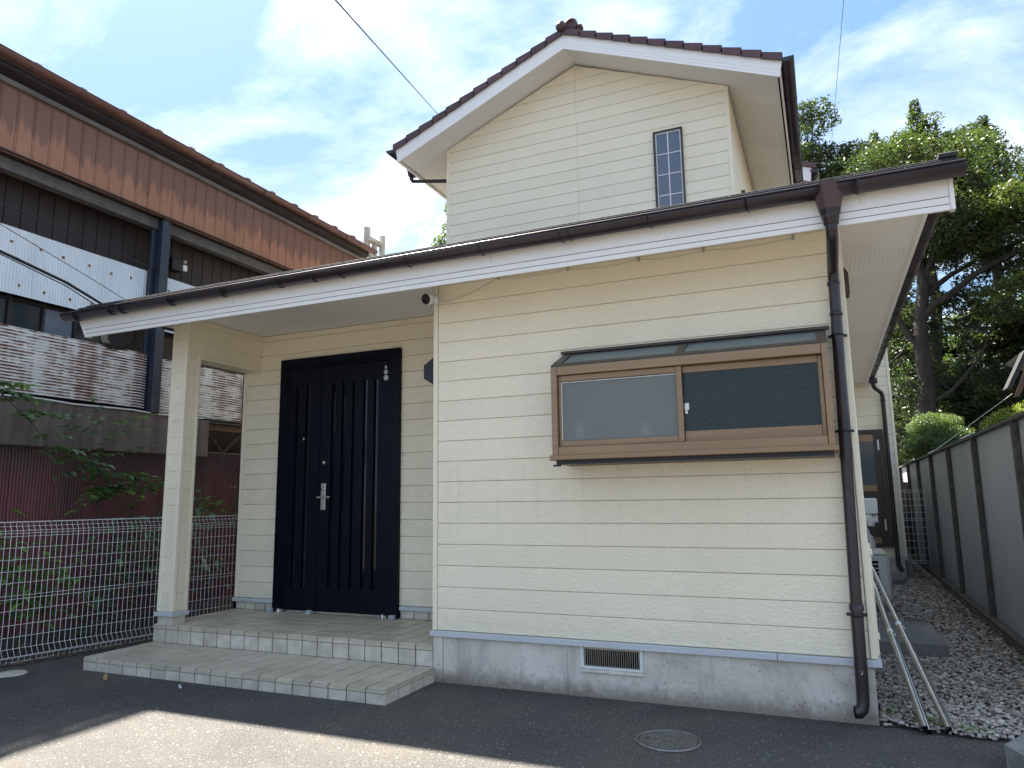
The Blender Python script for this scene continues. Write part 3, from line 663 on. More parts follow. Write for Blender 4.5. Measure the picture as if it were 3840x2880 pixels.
# fascia: three courses so the two grooves are real
fas = None
for i, (z0, z1, y) in enumerate(((2.792, 2.822, FY), (2.827, 2.865, FY+.001), (2.870, 3.012, FY+.002))):
    xl = lambda z: FXL-.0-(z-2.792)*.62
    mb = MB(); v = [(xl(z0), z0), (FXR-.02, z0), (FXR-.02, z1), (xl(z1), z1)]; mb.prism([(a, b) for a, b in v], 1, y, FY+.019)
    fas = part('fascia_board', mb, 'white_trim', house)
part('fascia_core', MB().prism([(FXL, 2.795), (FXR-.022, 2.795), (FXR-.022, 3.01), (FXL-.12, 3.01)], 1, FY+.006, FY+.0185), 'black_metal', house)
part('fascia_end_cap', MB().box(FXR-.019, FXR+.004, FY-.004, FY+.05, 2.792, 3.015, .002), 'white_trim', house)
part('fascia_end_cap', MB().prism([(FXL-.014, 2.790), (FXL+.004, 2.790), (FXL-.132, 3.015), (FXL-.150, 3.015)], 1, FY-.004, FY+.05), 'white_trim', house)
for xa_ in (SR, SL-.022): part('side_fascia', MB().box(xa_, xa_+.022, FY+.051, 7.55, 2.985, 3.10, .002), 'white_trim', house)
def half_gutter(p0, p1, r, drop=.0, n=10, th=.004):
    """half-round channel running between p0 and p1, open upward, with a rolled rim"""
    p0 = Vector(p0); p1 = Vector(p1); d = (p1-p0).normalized(); side = d.cross(Vector((0, 0, 1))).normalized(); U = Vector((0, 0, 1)); vs = []; m = MB()
    for p in (p0, p1):
        for rr in (r, r-th):
            for k in range(n+1):
                a = math.pi*k/n; vs.append(p+side*math.cos(a)*rr-U*math.sin(a)*rr)
    q = n+1; fs = []
    for k in range(n): fs.append((k, k+1, 2*q+k+1, 2*q+k)); fs.append((q+k, 3*q+k, 3*q+k+1, q+k+1)); fs.append((k, q+k, q+k+1, k+1)); fs.append((2*q+k, 2*q+k+1, 3*q+k+1, 3*q+k))
    fs.append((0, 2*q, 3*q, q)); fs.append((n, q+n, 3*q+n, 2*q+n)); m.add(vs, fs, True)
    for s_ in (1, -1): m.tube([p0+side*s_*r, p1+side*s_*r], .006, 6)
    for p, e in ((p0, -d), (p1, d)):
        vv = [p+side*math.cos(math.pi*k/n)*r-U*math.sin(math.pi*k/n)*r for k in range(n+1)]; m.add(vv, [tuple(range(n+1))])
    return m
GR = .062; GY = FY-.066; GZ = 3.006
gut = part('gutter', half_gutter((-3.56, GY, GZ-.004), (3.495, GY, GZ), GR), 'gutter_brown', house)
for i, x in enumerate(np.arange(-3.40, 3.45, .58)):
    vs = [(x, GY+math.cos(a)*(GR+.004), GZ-.004-math.sin(a)*(GR+.004)) for a in np.linspace(0, math.pi, 10)]
    bk = part('bracket', MB().tube(vs, .004, 6), 'gutter_brown', gut); part('bracket_plate', MB().box(x+.02, x+.034, FY-.006, FY-.001, 2.895, 2.95), 'white_trim', gut)
for x in (-2.95, -.75, 1.3): 
    vs = [(x, GY+math.cos(a)*(GR+.001), GZ-.004-math.sin(a)*(GR+.001)) for a in np.linspace(0, math.pi, 12)]
    part('gutter_joint', MB().tube(vs, .0045, 6), 'gutter_brown', gut)
# gutter funnel and downpipe
fx = 2.838
def frustum(cx, y0a, y1a, w0, z0, y0b, y1b, w1, z1):
    c = .28
    def ring(w, y0, y1, z):
        return [(cx-w/2, y1, z), (cx-w/2, y0+(y1-y0)*c, z), (cx-w/2+w*c, y0, z), (cx+w/2-w*c, y0, z), (cx+w/2, y0+(y1-y0)*c, z), (cx+w/2, y1, z)]
    a = ring(w0, y0a, y1a, z0); b = ring(w1, y0b, y1b, z1)
    return MB().add(a+b, [tuple(range(5, -1, -1)), tuple(range(6, 12))]+[(i, (i+1) % 6, (i+1) % 6+6, i+6) for i in range(6)])
fun = part('downpipe', frustum(fx-.005, -.555, -.462, .110, 2.872, -.590, -.455, .168, 3.020), 'funnel_brown', house, 'brown gutter funnel and downpipe at the right front corner')
part('funnel_lip', frustum(fx-.005, -.545, -.462, .092, 2.842, -.556, -.462, .111, 2.8715), 'gutter_brown', fun)
part('pipe_socket', MB().lathe((fx-.005, -.508, 2.784), [(.036, 0), (.041, .006), (.041, .03), (.045, .034), (.045, .058)], 2, 20), 'gutter_brown', fun)
PX = 2.832; PR = .0325
part('pipe', MB().tube([(fx-.005, -.508, 2.80), (fx-.005, -.508, 2.775), (fx-.005, -.498, 2.740), (fx-.005, -.465, 2.718), (PX, -.13, 2.655), (PX, -.088, 2.63), (PX, -.075, 2.58), (PX-.004, -.07, 2.3), (PX-.03, -.062, .62)], PR, 18), 'gutter_brown', fun)
for z in (2.55, 2.36): part('pipe_collar', MB().lathe((PX-.002, -.072, z), [(PR, 0), (PR+.005, .004), (PR+.005, .022), (PR, .026)], 2, 20), 'gutter_brown', fun)
def lowpipe():
    m = MB().tube([(PX-.030, -.064, .66), (PX-.035, -.062, .20), (PX-.037, -.062, .13), (PX-.045, -.068, .098), (PX-.062, -.074, .082), (PX-.085, -.078, .082)], PR+.002, 18, cap=False)
    m.lathe((PX-.030, -.063, .635), [(PR+.007, 0), (PR+.007, .03), (PR, .034)], 2, 18); return m
part('pipe', lowpipe(), 'gutter_brown', fun)
part('pipe_mouth', MB().lathe((PX-.084, -.078, .082), [(0, 0), (PR-.003, 0)], 0, 16), 'dark_hole', fun)
for z, x in ((2.235, PX-.006), (1.655, PX-.014), (.60, PX-.030)):
    part('pipe_clamp', MB().lathe((x, -.066, z), [(PR+.001, 0), (PR+.006, 0), (PR+.006, .014), (PR+.001, .014)], 2, 18).box(x-.055, x+.055, -.045, -.032, z-.001, z+.015), 'black_metal', fun)
for z, s in ((.515, .02), (.30, .016), (.66, .010), (.54, .012)):
    vs = [(PX-.033+.5*s*math.cos(a)*(1+.4*math.sin(3*a)), -.0972+abs(math.cos(a))*s*.12, z+s*.9*math.sin(a)*(1+.3*math.cos(2*a))) for a in np.linspace(0, 6.28, 13)[:-1]]
    part('verdigris_patch', MB().add(vs, [tuple(range(12))]), 'flashing_grey', fun)
# roof planes of the skirt
def quadslab(pts, t, name, mat, parent):
    a = [Vector(p) for p in pts]; n = (a[1]-a[0]).cross(a[2]-a[0]).normalized()
    if n.z < 0: n = -n
    k = len(a); vs = [p for p in a]+[p+n*t for p in a]
    return part(name, MB().add(vs, [tuple(range(k)), tuple(range(2*k-1, k-1, -1))]+[(i, (i+1) % k, (i+1) % k+k, i+k) for i in range(k)]), mat, parent)
EZ = 3.022; RP = .335
rt = lambda dy: EZ+dy*RP
lower_roof = quadslab([(-3.46, FY-.03, EZ), (3.46, FY-.03, EZ), (1.98+.0, 3.44, rt(3.92)), (-1.77, 3.44, rt(3.92))], .022, 'lower_roof', 'roof_edge_black', house)
quadslab([(3.46, FY-.02, EZ+.001), (3.46, 7.6, EZ+.001), (1.98, 7.6, EZ+.5), (1.98, 3.45, EZ+1.24)], .02, 'roof_slope', 'roof_edge_black', lower_roof)
quadslab([(-3.30, .3, EZ+.001), (-3.30, 7.6, EZ+.001), (-1.78, 7.6, EZ+.5), (-1.78, 3.45, EZ+1.24)], .02, 'roof_slope', 'roof_edge_black', lower_roof)
part('eave_flashing', MB().box(-3.45, 3.45, FY-.030, FY-.004, EZ-.028, EZ-.002), 'black_metal', lower_roof)
for i in range(27):   # shingle ends along the eave
    x = -3.46+i*.257; part('shingle', MB().box(x+.002, x+.255, FY-.036, FY+.12, EZ+.0235, EZ+.041, .002), 'roof_edge_black', lower_roof); part('shingle', MB().box(x+.10, min(x+.353, 3.46), FY-.024, FY+.12, EZ+.0415, EZ+.055, .002), 'roof_edge_black', lower_roof)
part('hip_cap', MB().box(3.385, 3.478, FY-.035, FY+.11, EZ+.0555, EZ+.082, .004), 'roof_edge_black', lower_roof)
# side gutter (right) and its downpipe at the rear wall
sg = part('gutter', half_gutter((SR+.075, -.20, 3.085), (SR+.075, 7.45, 3.075), .052), 'gutter_brown', house)
for y in np.arange(.35, 7.4, .45):
    vs = [(SR+.085+math.cos(a)*.056, y, 3.08-math.sin(a)*.056) for a in np.linspace(0, math.pi, 9)]; part('bracket', MB().tube([(a-.01, b, c) for a, b, c in vs], .005, 6), 'gutter_brown', sg)
sp_ = part('downpipe', MB().tube([(SR+.085, 7.33, 3.03), (SR+.085, 7.33, 2.93), (SR+.10, 7.38, 2.89), (3.57, 7.50, 2.82), (3.585, 7.53, 2.77), (3.585, 7.53, .25), (3.63, 7.50, .16)], .032, 14), 'gutter_brown', house, 'dark downpipe in the corner beside the rear glazed door')
part('funnel', MB().box(SR+.03, SR+.145, 7.27, 7.39, 2.95, 3.03, .01), 'gutter_brown', sp_)
for z in (2.70, 1.5, .6): part('pipe_clamp', MB().lathe((3.585, 7.53, z), [(.033, 0), (.038, 0), (.038, .02), (.033, .02)], 2, 14), 'black_metal', sp_)
part('downpipe', MB().tube([(-2.86, 1.02, .05), (-2.86, 1.02, 2.9)], .034, 12), 'door_navy', house)
# ---- rear projection with glazed back door
RB = 7.6
rw = part('wall', MB().box(2.888, 3.69, RB+.0185, RB+.0195, .3, 6.2), 'cream_trim', house)
for k in range(26):
    z0, z1 = row_z(k), row_z(k+1)
    if z1 < 2.28: board_x(3.555, 3.676, RB, z0, z1, rw)
    elif z0 < 3.0 or True: board_x(2.89, 3.676, RB, z0, z1, rw)
part('corner_trim', MB().box(3.678, 3.716, RB-.008, RB+.03, Z0, 5.9, .003), 'cream_trim', house)
part('flashing', MB().box(2.89, 3.725, RB-.022, RB+.02, .318, .357), 'flashing_grey', house)
part('foundation', MB().box(2.89, 3.68, RB+.001, RB+.03, 0, .317), 'foundation_concrete', house)
bd = part('back_door', MB().box(3.47, 3.545, RB-.03, RB+.02, .50, 2.27, .003).box(2.889, 3.4695, RB-.03, RB+.02, 2.20, 2.27, .003).box(2.889, 3.4695, RB-.03, RB+.02, .50, .55, .003), 'bronze_dark', house, 'bronze framed back door with dark glass beside the side passage')
for za, zb in ((.553, .64), (2.09, 2.198), (1.33, 1.42)): part('door_rail', MB().box(2.90, 3.40, RB-.022, RB+.01, za, zb), 'bronze', bd)
part('door_stile', MB().box(3.4005, 3.468, RB-.022, RB+.01, .553, 2.198), 'bronze_dark', bd)
part('glass_pane', MB().box(2.90, 3.40, RB-.010, RB, 1.42, 2.09), 'dark_pane', bd); part('door_panel', MB().box(2.90, 3.40, RB-.012, RB, .64, 1.33), 'bronze_dark', bd)
for z in (1.95, .75): part('hinge', MB().box(3.455, 3.475, RB-.04, RB-.031, z, z+.16), 'satin_steel', bd)
# rear upper gable corner seen past the main roof
rg = part('roof', MB().prism([(2.0, 6.86), (2.93, 6.52), (2.93, 6.60), (2.0, 6.94)], 1, 7.25, 12), 'roof_tile_red', house)
part('barge_board', MB().prism([(2.0, 6.60), (2.83, 6.32), (2.86, 6.54), (2.0, 6.858)], 1, 7.28, 7.31), 'white_trim', rg)
part('gable_infill', MB().box(1.98, 2.72, 7.33, 7.40, 5.9, 6.52), 'white_trim', rg)
part('gutter', half_gutter((2.90, 7.25, 6.50), (2.90, 10, 6.50), .06), 'gutter_brown', rg)
part('downpipe', MB().tube([(2.90, 7.4, 6.45), (2.9, 7.4, 6.36), (2.55, 7.5, 6.62)], .03, 10), 'gutter_brown', rg)
# ---- upper storey gable
G = 3.44; UX0, UX1 = -1.772, 1.978; AX = .105; AZ = 6.835; SLP = .410
gw = part('wall', MB().prism([(UX0+.02, 3.2), (UX1-.02, 3.2), (UX1-.02, AZ-SLP*(UX1-.02-AX)), (AX, AZ), (UX0+.02, AZ-SLP*(AX-UX0-.02))], 1, G+.0185, G+.03), 'cream_trim', house)
ZU = .36+.1517*.3
for k in range(26, 43):
    z0, z1 = ZU+k*ROW, ZU+(k+1)*ROW
    if z1 < 4.2: continue
    g = .0018
    for xa, xb in ((UX0+.034, AX-.0015), (AX+.0015, UX1-.034)):
        poly = [(xa, z0+g), (xb, z0+g), (xb, z1-g), (xa, z1-g)]
        poly = clip(poly, SLP, 1, AZ+SLP*AX-.004); poly = clip(poly, -SLP, 1, AZ-SLP*AX-.004)
        if len(poly) < 3 or max(p[1] for p in poly)-min(p[1] for p in poly) < .01: continue
        c = .004; cx = sum(p[0] for p in poly)/len(poly); cz = sum(p[1] for p in poly)/len(poly)
        inner = [(p[0], p[1]+(c if p[1] < cz else -c)) for p in poly]
        n = len(poly); vs = [(p[0], G, p[1]) for p in inner]+[(p[0], G+c, p[1]) for p in poly]+[(p[0], G+.018, p[1]) for p in poly]
        fs = [tuple(range(n))]+[(i, (i+1) % n, (i+1) % n+n, i+n) for i in range(n)]+[(i+n, (i+1) % n+n, (i+1) % n+2*n, i+2*n) for i in range(n)]
        part('siding_board', MB().add(vs, fs), 'cream_siding', gw)
for x in (UX0, UX1-.032):
    zt = AZ-SLP*abs(x+.016-AX)-.012; part('corner_trim', MB().box(x-.004, x+.036, G-.008, G+.03, 3.9, zt, .003), 'cream_trim', house)
ru = part('wall', MB().box(UX1-.02, UX1-.0195, G+.05, 11, 3.6, 6.02), 'cream_trim', house)
for k in range(24, 38):
    z0 = ZU+k*ROW; board_yplane(UX1, G+.034, 10.9, z0, min(z0+ROW, 6.03), ru)
lu = part('wall', MB().box(UX0+.0195, UX0+.02, G+.05, 11, 3.6, 6.02), 'cream_trim', house)
for k in range(24, 38):
    z0 = ZU+k*ROW; board_yplane(UX0, G+.034, 10.9, z0, min(z0+ROW, 6.03), lu, -1)
part('side_window', MB().box(UX1, UX1+.045, 4.4, 5.6, 4.5, 5.15), 'bronze_dark', house)
# narrow upper window
wx0, wx1, wz0, wz1 = 1.078, 1.430, 4.45, 5.668
uw = part('window', MB().box(wx0, wx0+.028, G-.03, G+.002, wz0, wz1, .002).box(wx1-.022, wx1, G-.03, G+.002, wz0, wz1, .002).box(wx0+.0285, wx1-.0225, G-.03, G+.002, wz1-.028, wz1, .002), 'bronze_dark', house, 'tall narrow upstairs window with bronze frame and white glazing bars')
part('inner_frame', MB().box(wx0+.029, wx0+.040, G-.022, G+.0, wz0, wz1-.029).box(wx1-.034, wx1-.023, G-.022, G+.0, wz0, wz1-.029).box(wx0+.0405, wx1-.0345, G-.022, G, wz1-.042, wz1-.029), 'light_grey', uw)
cols = ((wx0+.041, wx0+.168), (wx0+.182, wx1-.035)); zr = [wz1-.045]
while zr[-1] > wz0+.05: zr.append(zr[-1]-.262)
for i, (a, b) in enumerate(cols):
    for j in range(len(zr)-1): part('pane', MB().box(a, b, G-.012, G-.008, zr[j+1]+.012, zr[j]), 'upper_pane', uw)
part('glazing_bar', MB().box(wx0+.1685, wx0+.1815, G-.017, G-.006, wz0, wz1-.045), 'white_plastic', uw)
for z in zr[1:]: part('glazing_bar', MB().box(wx0+.041, wx1-.035, G-.016, G-.007, z, z+.0115), 'white_plastic', uw)
# upper roof
BYF = 3.0; OL, OR = -2.33, 2.59; YB = 9.5
def sl(x, z): return z-SLP2*abs(x-AX)
SLP2 = .4195; SB = 6.862    # soffit plane at apex
up_roof = part('upper_roof', MB().prism([(OL+.03, SB+.16-SLP2*(AX-OL-.03)), (AX, SB+.16), (OR-.03, SB+.16-SLP2*(OR-.03-AX)), (OR-.03, SB+.14-SLP2*(OR-.03-AX)), (AX, SB+.14), (OL+.03, SB+.14-SLP2*(AX-OL-.03))], 1, BYF+.02, YB), 'roof_edge_black', house)
part('soffit', MB().prism([(OL+.05, SB-SLP2*(AX-OL-.05)), (AX, SB), (OR-.05, SB-SLP2*(OR-.05-AX)), (OR-.05, SB+.012-SLP2*(OR-.05-AX)), (AX, SB+.012), (OL+.05, SB+.012-SLP2*(AX-OL-.05))], 1, BYF+.027, YB), 'soffit_white', up_roof)
for sgn, xe, xw in ((-1, OL+.08, UX0-.02), (1, OR-.08, UX1+.02)):
    for ya, yb in ((3.75, 5.0), (5.6, 6.8)):
        z = lambda x: SB-.002-SLP2*abs(x-AX)
        part('perforated_strip', MB().add([(xe, ya, z(xe)), (xw, ya, z(xw)), (xw, yb, z(xw)), (xe, yb, z(xe))], [(0, 1, 2, 3)]), 'perforated_soffit', up_roof)
ZB = 6.806   # barge underside at the apex
for sgn, xe in ((-1, -2.283), (1, 2.557)):
    for (o0, o1, y) in ((0, .034, BYF), (.037, .075, BYF+.001), (.078, .222, BYF+.002)):
        cut = .23*1.0
        xa, xb = AX, xe
        ex = lambda o: xe+sgn*o*.22
        pts = [(AX+sgn*.0005, ZB+o0), (ex(o0), ZB+o0-SLP2*abs(ex(o0)-AX)), (ex(o1), ZB+o1-SLP2*abs(ex(o1)-AX)), (AX+sgn*.0005, ZB+o1)]
        part('barge_board', MB().prism(pts, 1, y, BYF+.024), 'white_trim', up_roof)
for sgn, xe in ((-1, OL+.03), (1, OR-.03)):   # side eave fascias
    zt = SB-SLP2*abs(xe-AX); part('side_fascia', MB().box(min(xe, xe+sgn*.02), max(xe, xe+sgn*.02), BYF+.03, YB, zt-.03, zt+.13, .002), 'white_trim', up_roof)
# tiles along the gable edge and field courses
pitch = math.atan(SLP2)
for sgn, xe in ((-1, OL), (1, OR)):
    nrow = 12; Ls = abs(xe-AX); dx = Ls/nrow; lift = .035
    for i in range(nrow):
        xa = AX+sgn*dx*i; xb = AX+sgn*(dx*(i+1)+.02); zt = lambda x: ZB+.228-SLP2*abs(x-AX)
        za, zb = zt(xa)+.004, zt(xb)+lift
        # verge tile with a turned-down flange facing the street
        poly = [(xa, za), (xb, zb-.0), (xb, zb+.018), (xa, za+.020)]
        m = MB().prism(poly, 1, BYF-.03, BYF+.26); fl_ = [(xa+sgn*.004, za-.055), (xb, zb-.075), (xb, zb+.0), (xa+sgn*.004, za+.002)]
        m.prism(fl_, 1, BYF-.032, BYF-.012); part('verge_tile', m, 'roof_tile_red', up_roof)
        part('tile_course', MB().prism(poly, 1, BYF+.262, YB), 'roof_tile_red', up_roof)
part('ridge_tile', MB().tube([(AX, BYF+.0, ZB+.285), (AX, YB, ZB+.285)], .075, 14), 'roof_tile_red', up_roof)
rz = ZB+.285
orn = part('ridge_ornament', MB().lathe((AX-.01, BYF-.05, rz-.005), [(0, -.045), (.035, -.04), (.062, -.018), (.070, .015), (.066, .04), (.052, .055), (0, .06)], 1, 20), 'roof_tile_red', up_roof, 'dark red round ridge-end tile with scrolls')
m = MB().lathe((AX+.095, BYF+.07, rz+.030), [(0, -.035), (.05, -.045), (.078, -.03), (.086, 0), (.08, .03), (0, .04)], 1, 22)
m.tube([(AX+.095+.068*math.cos(a), BYF+.03, rz+.030+.068*math.sin(a)) for a in np.linspace(2.9, -.9, 16)], .026, 8, r_end=.018)
m.lathe((AX+.205, BYF+.07, rz-.022), [(0, -.03), (.025, -.035), (.038, -.02), (.041, 0), (.035, .03), (0, .035)], 1, 18)
m.tube([(AX+.205+(.032-.002*i)*math.cos(i*.7), BYF+.035, rz-.022+(.032-.002*i)*math.sin(i*.7)) for i in range(12)], .010, 7)
part('scroll', m, 'roof_tile_red', orn)
# upper gutters
zg = SB-SLP2*abs(OR-AX)+.115
ug = part('gutter', half_gutter((OR+.065, BYF-.02, zg+.045), (OR+.065, YB, zg+.045), .062), 'gutter_brown', house)
for y in np.arange(3.4, 9.3, .48):
    vs = [(OR+.065+math.cos(a)*.066, y, zg+.045-math.sin(a)*.066) for a in np.linspace(0, math.pi, 9)]; part('bracket', MB().tube(vs, .005, 6).tube([(OR-.06, y, zg+.03), (OR+.0, y, zg+.03)], .005, 6), 'gutter_brown', ug)
zg2 = SB-SLP2*abs(OL-AX)+.115
ug2 = part('gutter', half_gutter((OL-.062, BYF-.03, zg2+.03), (OL-.062, YB, zg2+.03), .062), 'gutter_brown', house)
for y in np.arange(3.4, 9.3, .48):
    vs = [(OL-.062+math.cos(a)*.066, y, zg2+.03-math.sin(a)*.066) for a in np.linspace(0, math.pi, 9)]; part('bracket', MB().tube(vs, .005, 6), 'gutter_brown', ug2)
cz = zg2-.03
up_ = part('downpipe', MB().tube([(OL-.062, 3.52, cz), (OL-.062, 3.52, cz-.12), (OL-.045, 3.54, cz-.155), (UX0-.10, 3.74, cz-.165), (UX0-.055, 3.75, cz-.19), (UX0-.050, 3.75, cz-.25), (UX0-.050, 3.70, 3.9)], .028, 12), 'gutter_brown', house, 'dark elbow and downpipe under the left upper eave')
part('funnel', frustum(OL-.062, 3.46, 3.58, .07, cz-.09, 3.44, 3.6, .12, cz+.03), 'gutter_brown', up_)
for z in (5.3, 4.85): part('pipe_clamp', MB().lathe((UX0-.05, 3.71, z), [(.029, 0), (.034, 0), (.034, .02), (.029, .02)], 2, 12), 'black_metal', up_)
# vent hood on right wall
part('vent_hood', MB().prism([(2.888, 2.66), (2.945, 2.66), (2.945, 2.80), (2.925, 2.835), (2.888, 2.845)], 1, .55, .72), 'bronze_dark', house)
# cream duct down the right wall behind the corner
dct = part('conduit', MB().box(2.8935, 2.909, .10, .13, .36, 1.0, .004), 'cream_trim', house)
for z in (.45, .93): part('conduit_band', MB().box(2.8935, 2.917, .096, .144, z, z+.035, .003), 'cream_trim', dct)
part('service_panel', MB().box(2.66, 2.80, -.004, .0, 2.875, 2.925), 'cream_trim', house)

# ------------------------------------------------------------------ fixtures on the house
scam = thing('security_camera', 'white round security camera under the eave at the porch corner', 'camera', (.02, -.12, 2.84))
m = MB().lathe((.0, -.10, 2.93), [(0, .069), (.024, .068), (.034, .01), (.030, -.02), (.016, -.045), (0, -.05)], 2, 20); part('mount', m, 'white_plastic', scam)
ax = Vector((-.15, -.93, -.33)).normalized()
def oriented(prof, c, ax, n=24):
    a = ax.orthogonal().normalized(); b = ax.cross(a); vs = []
    for r_, h_ in prof:
        for k in range(n): an = 2*math.pi*k/n; vs.append(Vector(c)+ax*h_+(a*math.cos(an)+b*math.sin(an))*r_)
    return MB().add(vs, [(i*n+k, i*n+(k+1) % n, (i+1)*n+(k+1) % n, (i+1)*n+k) for i in range(len(prof)-1) for k in range(n)], True)
cc = Vector((.015, -.12, 2.812))
part('camera_head', oriented([(0, -.052), (.028, -.047), (.042, -.03), (.049, 0), (.047, .028), (.043, .036), (.040, .037)], cc, ax), 'white_plastic', scam)
part('lens_face', oriented([(.041, .036), (.039, .041), (.028, .0445), (0, .046)], cc, ax), 'black_metal', scam)
part('cable_cap', oriented([(0, -.03), (.034, -.025), (.04, 0), (.036, .02)], cc+Vector((.045, .03, -.006)), Vector((.9, .3, .1)).normalized()), 'white_plastic', scam)
cb_ = thing('camera_cable', 'thin cream cable sagging between small clips under the front eave', 'cable', (.08, -.02, 2.80))
clips = [(.55, 2.965), (1.10, 2.955), (1.62, 2.95), (2.06, 2.948), (2.62, 2.945)]
pts = [(.075, -.02, 2.795)]; lastp = (.075, 2.795)
for (x, z) in clips:
    z = z-.035
    for t in (.33, .66, 1): pts.append((lastp[0]+(x-lastp[0])*t, -.012, lastp[1]+(z-lastp[1])*t-.018*math.sin(math.pi*t)))
    lastp = (x, z)
part('cord', MB().tube(pts, .0022, 6), 'cable_cream', cb_)
for x, z in clips: part('clip', MB().box(x-.008, x+.008, -.016, -.002, z-.045, z-.012, .002), 'satin_steel', cb_)
lan = thing('wall_lantern', 'black wall lantern on the porch side of the kitchen wall', 'lamp', (0, .32, 2.3))
part('shade', MB().prism([(-.012, 2.455), (-.14, 2.455), (-.255, 2.38), (-.255, 2.27), (-.05, 2.14), (-.012, 2.14)], 1, .27, .40), 'black_metal', lan)
part('back_plate', MB().box(-.012, -.001, .25, .42, 2.15, 2.44, .002), 'black_metal', lan)
# service drop on the left
svc = thing('service_cable', 'thick black service cable running from the left to the porch eave', 'cable', (-3.34, -.30, 3.13))
main = [(-2.1, -4.2, 3.42), (-2.55, -2.8, 3.27), (-2.931, -1.5, 3.205), (-3.18, -.8, 3.185), (-3.36, -.33, 3.135), (-3.40, -.28, 3.0)]
part('cord', MB().tube(main, .013, 8), 'cable_black', svc)
part('cord', MB().tube([(a+.01, b, c-.012-.05*math.sin(i*1.3)**2) for i, (a, b, c) in enumerate(main[:5])], .005, 6), 'cable_black', svc)
loop = thing('cable_splices', 'loop of taped cable splices hanging below the left end of the eave', 'cable', (-3.3, -.2, 2.9))
for k in range(3):
    part('cord', MB().tube([(-3.50+.03*k, -.2, 2.92), (-3.49+.03*k, -.2, 2.83), (-3.42+.02*k, -.2, 2.765+.01*k)], .006, 6), 'cable_cream', loop)
    part('cord', MB().tube([(-3.42+.04*k, -.2, 2.765+.012*k), (-3.33, -.19, 2.715+.012*k), (-3.22, -.18, 2.715+.01*k), (-3.12, -.15, 2.765+.01*k), (-3.06, -.12, 2.87), (-3.04, -.1, 2.995)], .005, 6), 'cable_black', loop)
    part('taped_splice', MB().tube([(-3.45+.045*k, -.2, 2.79), (-3.40+.045*k, -.2, 2.755), (-3.35+.045*k, -.2, 2.735)], [.012, .019, .010], 8), 'cable_black', loop)

# ------------------------------------------------------------------ right passage
gm = thing('gas_meter', 'grey gas meter on the side wall above the outdoor units', 'gas meter', (3.0, 3.0, 1.1))
part('meter_body', MB().box(2.93, 3.125, 2.95, 3.15, 1.10, 1.25, .012).box(2.92, 3.07, 2.96, 3.14, .985, 1.099, .01), 'meter_grey', gm)
part('diaphragm', MB().lathe((2.99, 2.948, 1.04), [(0, -.022), (.05, -.02), (.058, 0), (.058, .02)], 1, 20).lathe((3.071, 3.04, 1.045), [(.062, -.01), (.066, 0), (.062, .018), (0, .03)], 0, 20), 'meter_grey', gm)
part('counter_box', MB().box(3.075, 3.122, 3.0, 3.09, 1.02, 1.095, .01), 'light_grey', gm)
part('elbow_pipe', MB().tube([(2.89, 3.05, 1.32), (2.95, 3.05, 1.325), (2.985, 3.05, 1.31), (2.99, 3.05, 1.25)], .022, 12).lathe((2.99, 3.05, 1.25), [(.03, 0), (.03, .02), (.022, .02)], 2, 12), 'light_grey', gm)
for z in (1.235, 1.02): part('label_plate', MB().box(2.945, 2.975, 2.9485, 2.9495, z-.03, z-.015), 'black_metal', gm)
cv = thing('curved_cover', 'pale blue grey curved plastic cover standing behind the gas meter', 'cover', (2.98, 3.7, .9))
part('shell', MB().prism([(2.90, .62), (3.085, .62), (3.085, .78), (3.065, .92), (3.02, 1.03), (2.96, 1.10), (2.90, 1.13)], 1, 3.65, 3.95), 'cover_blue_grey', cv)
part('bracket', MB().box(2.89, 2.95, 3.7, 3.9, .55, .619), 'light_grey', cv)
def ac_unit(name, x0, x1, y0, y1, z0, z1, label, grp):
    t = thing(name, label, 'outdoor unit', ((x0+x1)/2, (y0+y1)/2, 0), grp)
    part('casing', MB().box(x0, x1, y0, y1, z0, z1, .012), 'light_grey', t)
    part('top_cover', MB().box(x0-.006, x1+.006, y0-.006, y1+.006, z1+.0005, z1+.018, .006), 'ivory_plastic', t)
    w_ = (x1-x0)
    n = int((z1-z0-.06)/.042)
    for i in range(n):
        z = z0+.04+i*.042; part('louvre_slot', MB().box(x0+.02, x0+w_*.62, y0-.002, y0+.004, z, z+.030), 'dark_hole', t)
        part('louvre_blade', MB().prism([(y0-.010, z+.029), (y0-.0025, z+.030), (y0-.0025, z+.041), (y0-.012, z+.036)], 0, x0+.018, x0+w_*.63), 'light_grey', t)
    part('front_grille', MB().box(x1+.001, x1+.022, y0+.05, y1-.05, z0+.03, z1-.03, .008), 'light_grey', t)
    for i in range(7): part('grille_bar', MB().tube([(x1+.03, y0+.03+i*(y1-y0-.06)/6, z0+.03), (x1+.03, y0+.03+i*(y1-y0-.06)/6, z1-.03)], .003, 6), 'satin_steel', t)
    for y in (y0+.08, y1-.12): part('foot', MB().box(x0-.02, x1+.04, y, y+.04, z0-.035, z0-.0005), 'light_grey', t)
    for y in (y0+.04, y1-.16): part('plinth_block', MB().box(x0-.04, x1+.05, y, y+.12, .01, z0-.036, .006), 'slab_concrete', t)
    return t
ac_unit('air_conditioner_unit', 3.0, 3.235, 4.15, 4.95, .125, .635, 'nearest outdoor air conditioner unit with louvred side, on concrete blocks', 'air conditioner units on the side passage')
ac_unit('air_conditioner_unit', 3.0, 3.20, 5.9, 6.7, .16, .72, 'farther outdoor air conditioner unit, mostly behind the first one', 'air conditioner units on the side passage')
sl_ = part('paving_slab', MB().box(2.93, 3.465, 1.93, 3.0, .0, .128, .008), 'slab_concrete'); tag(sl_, 'thick grey concrete slab lying on the gravel beside the house', 'slab')
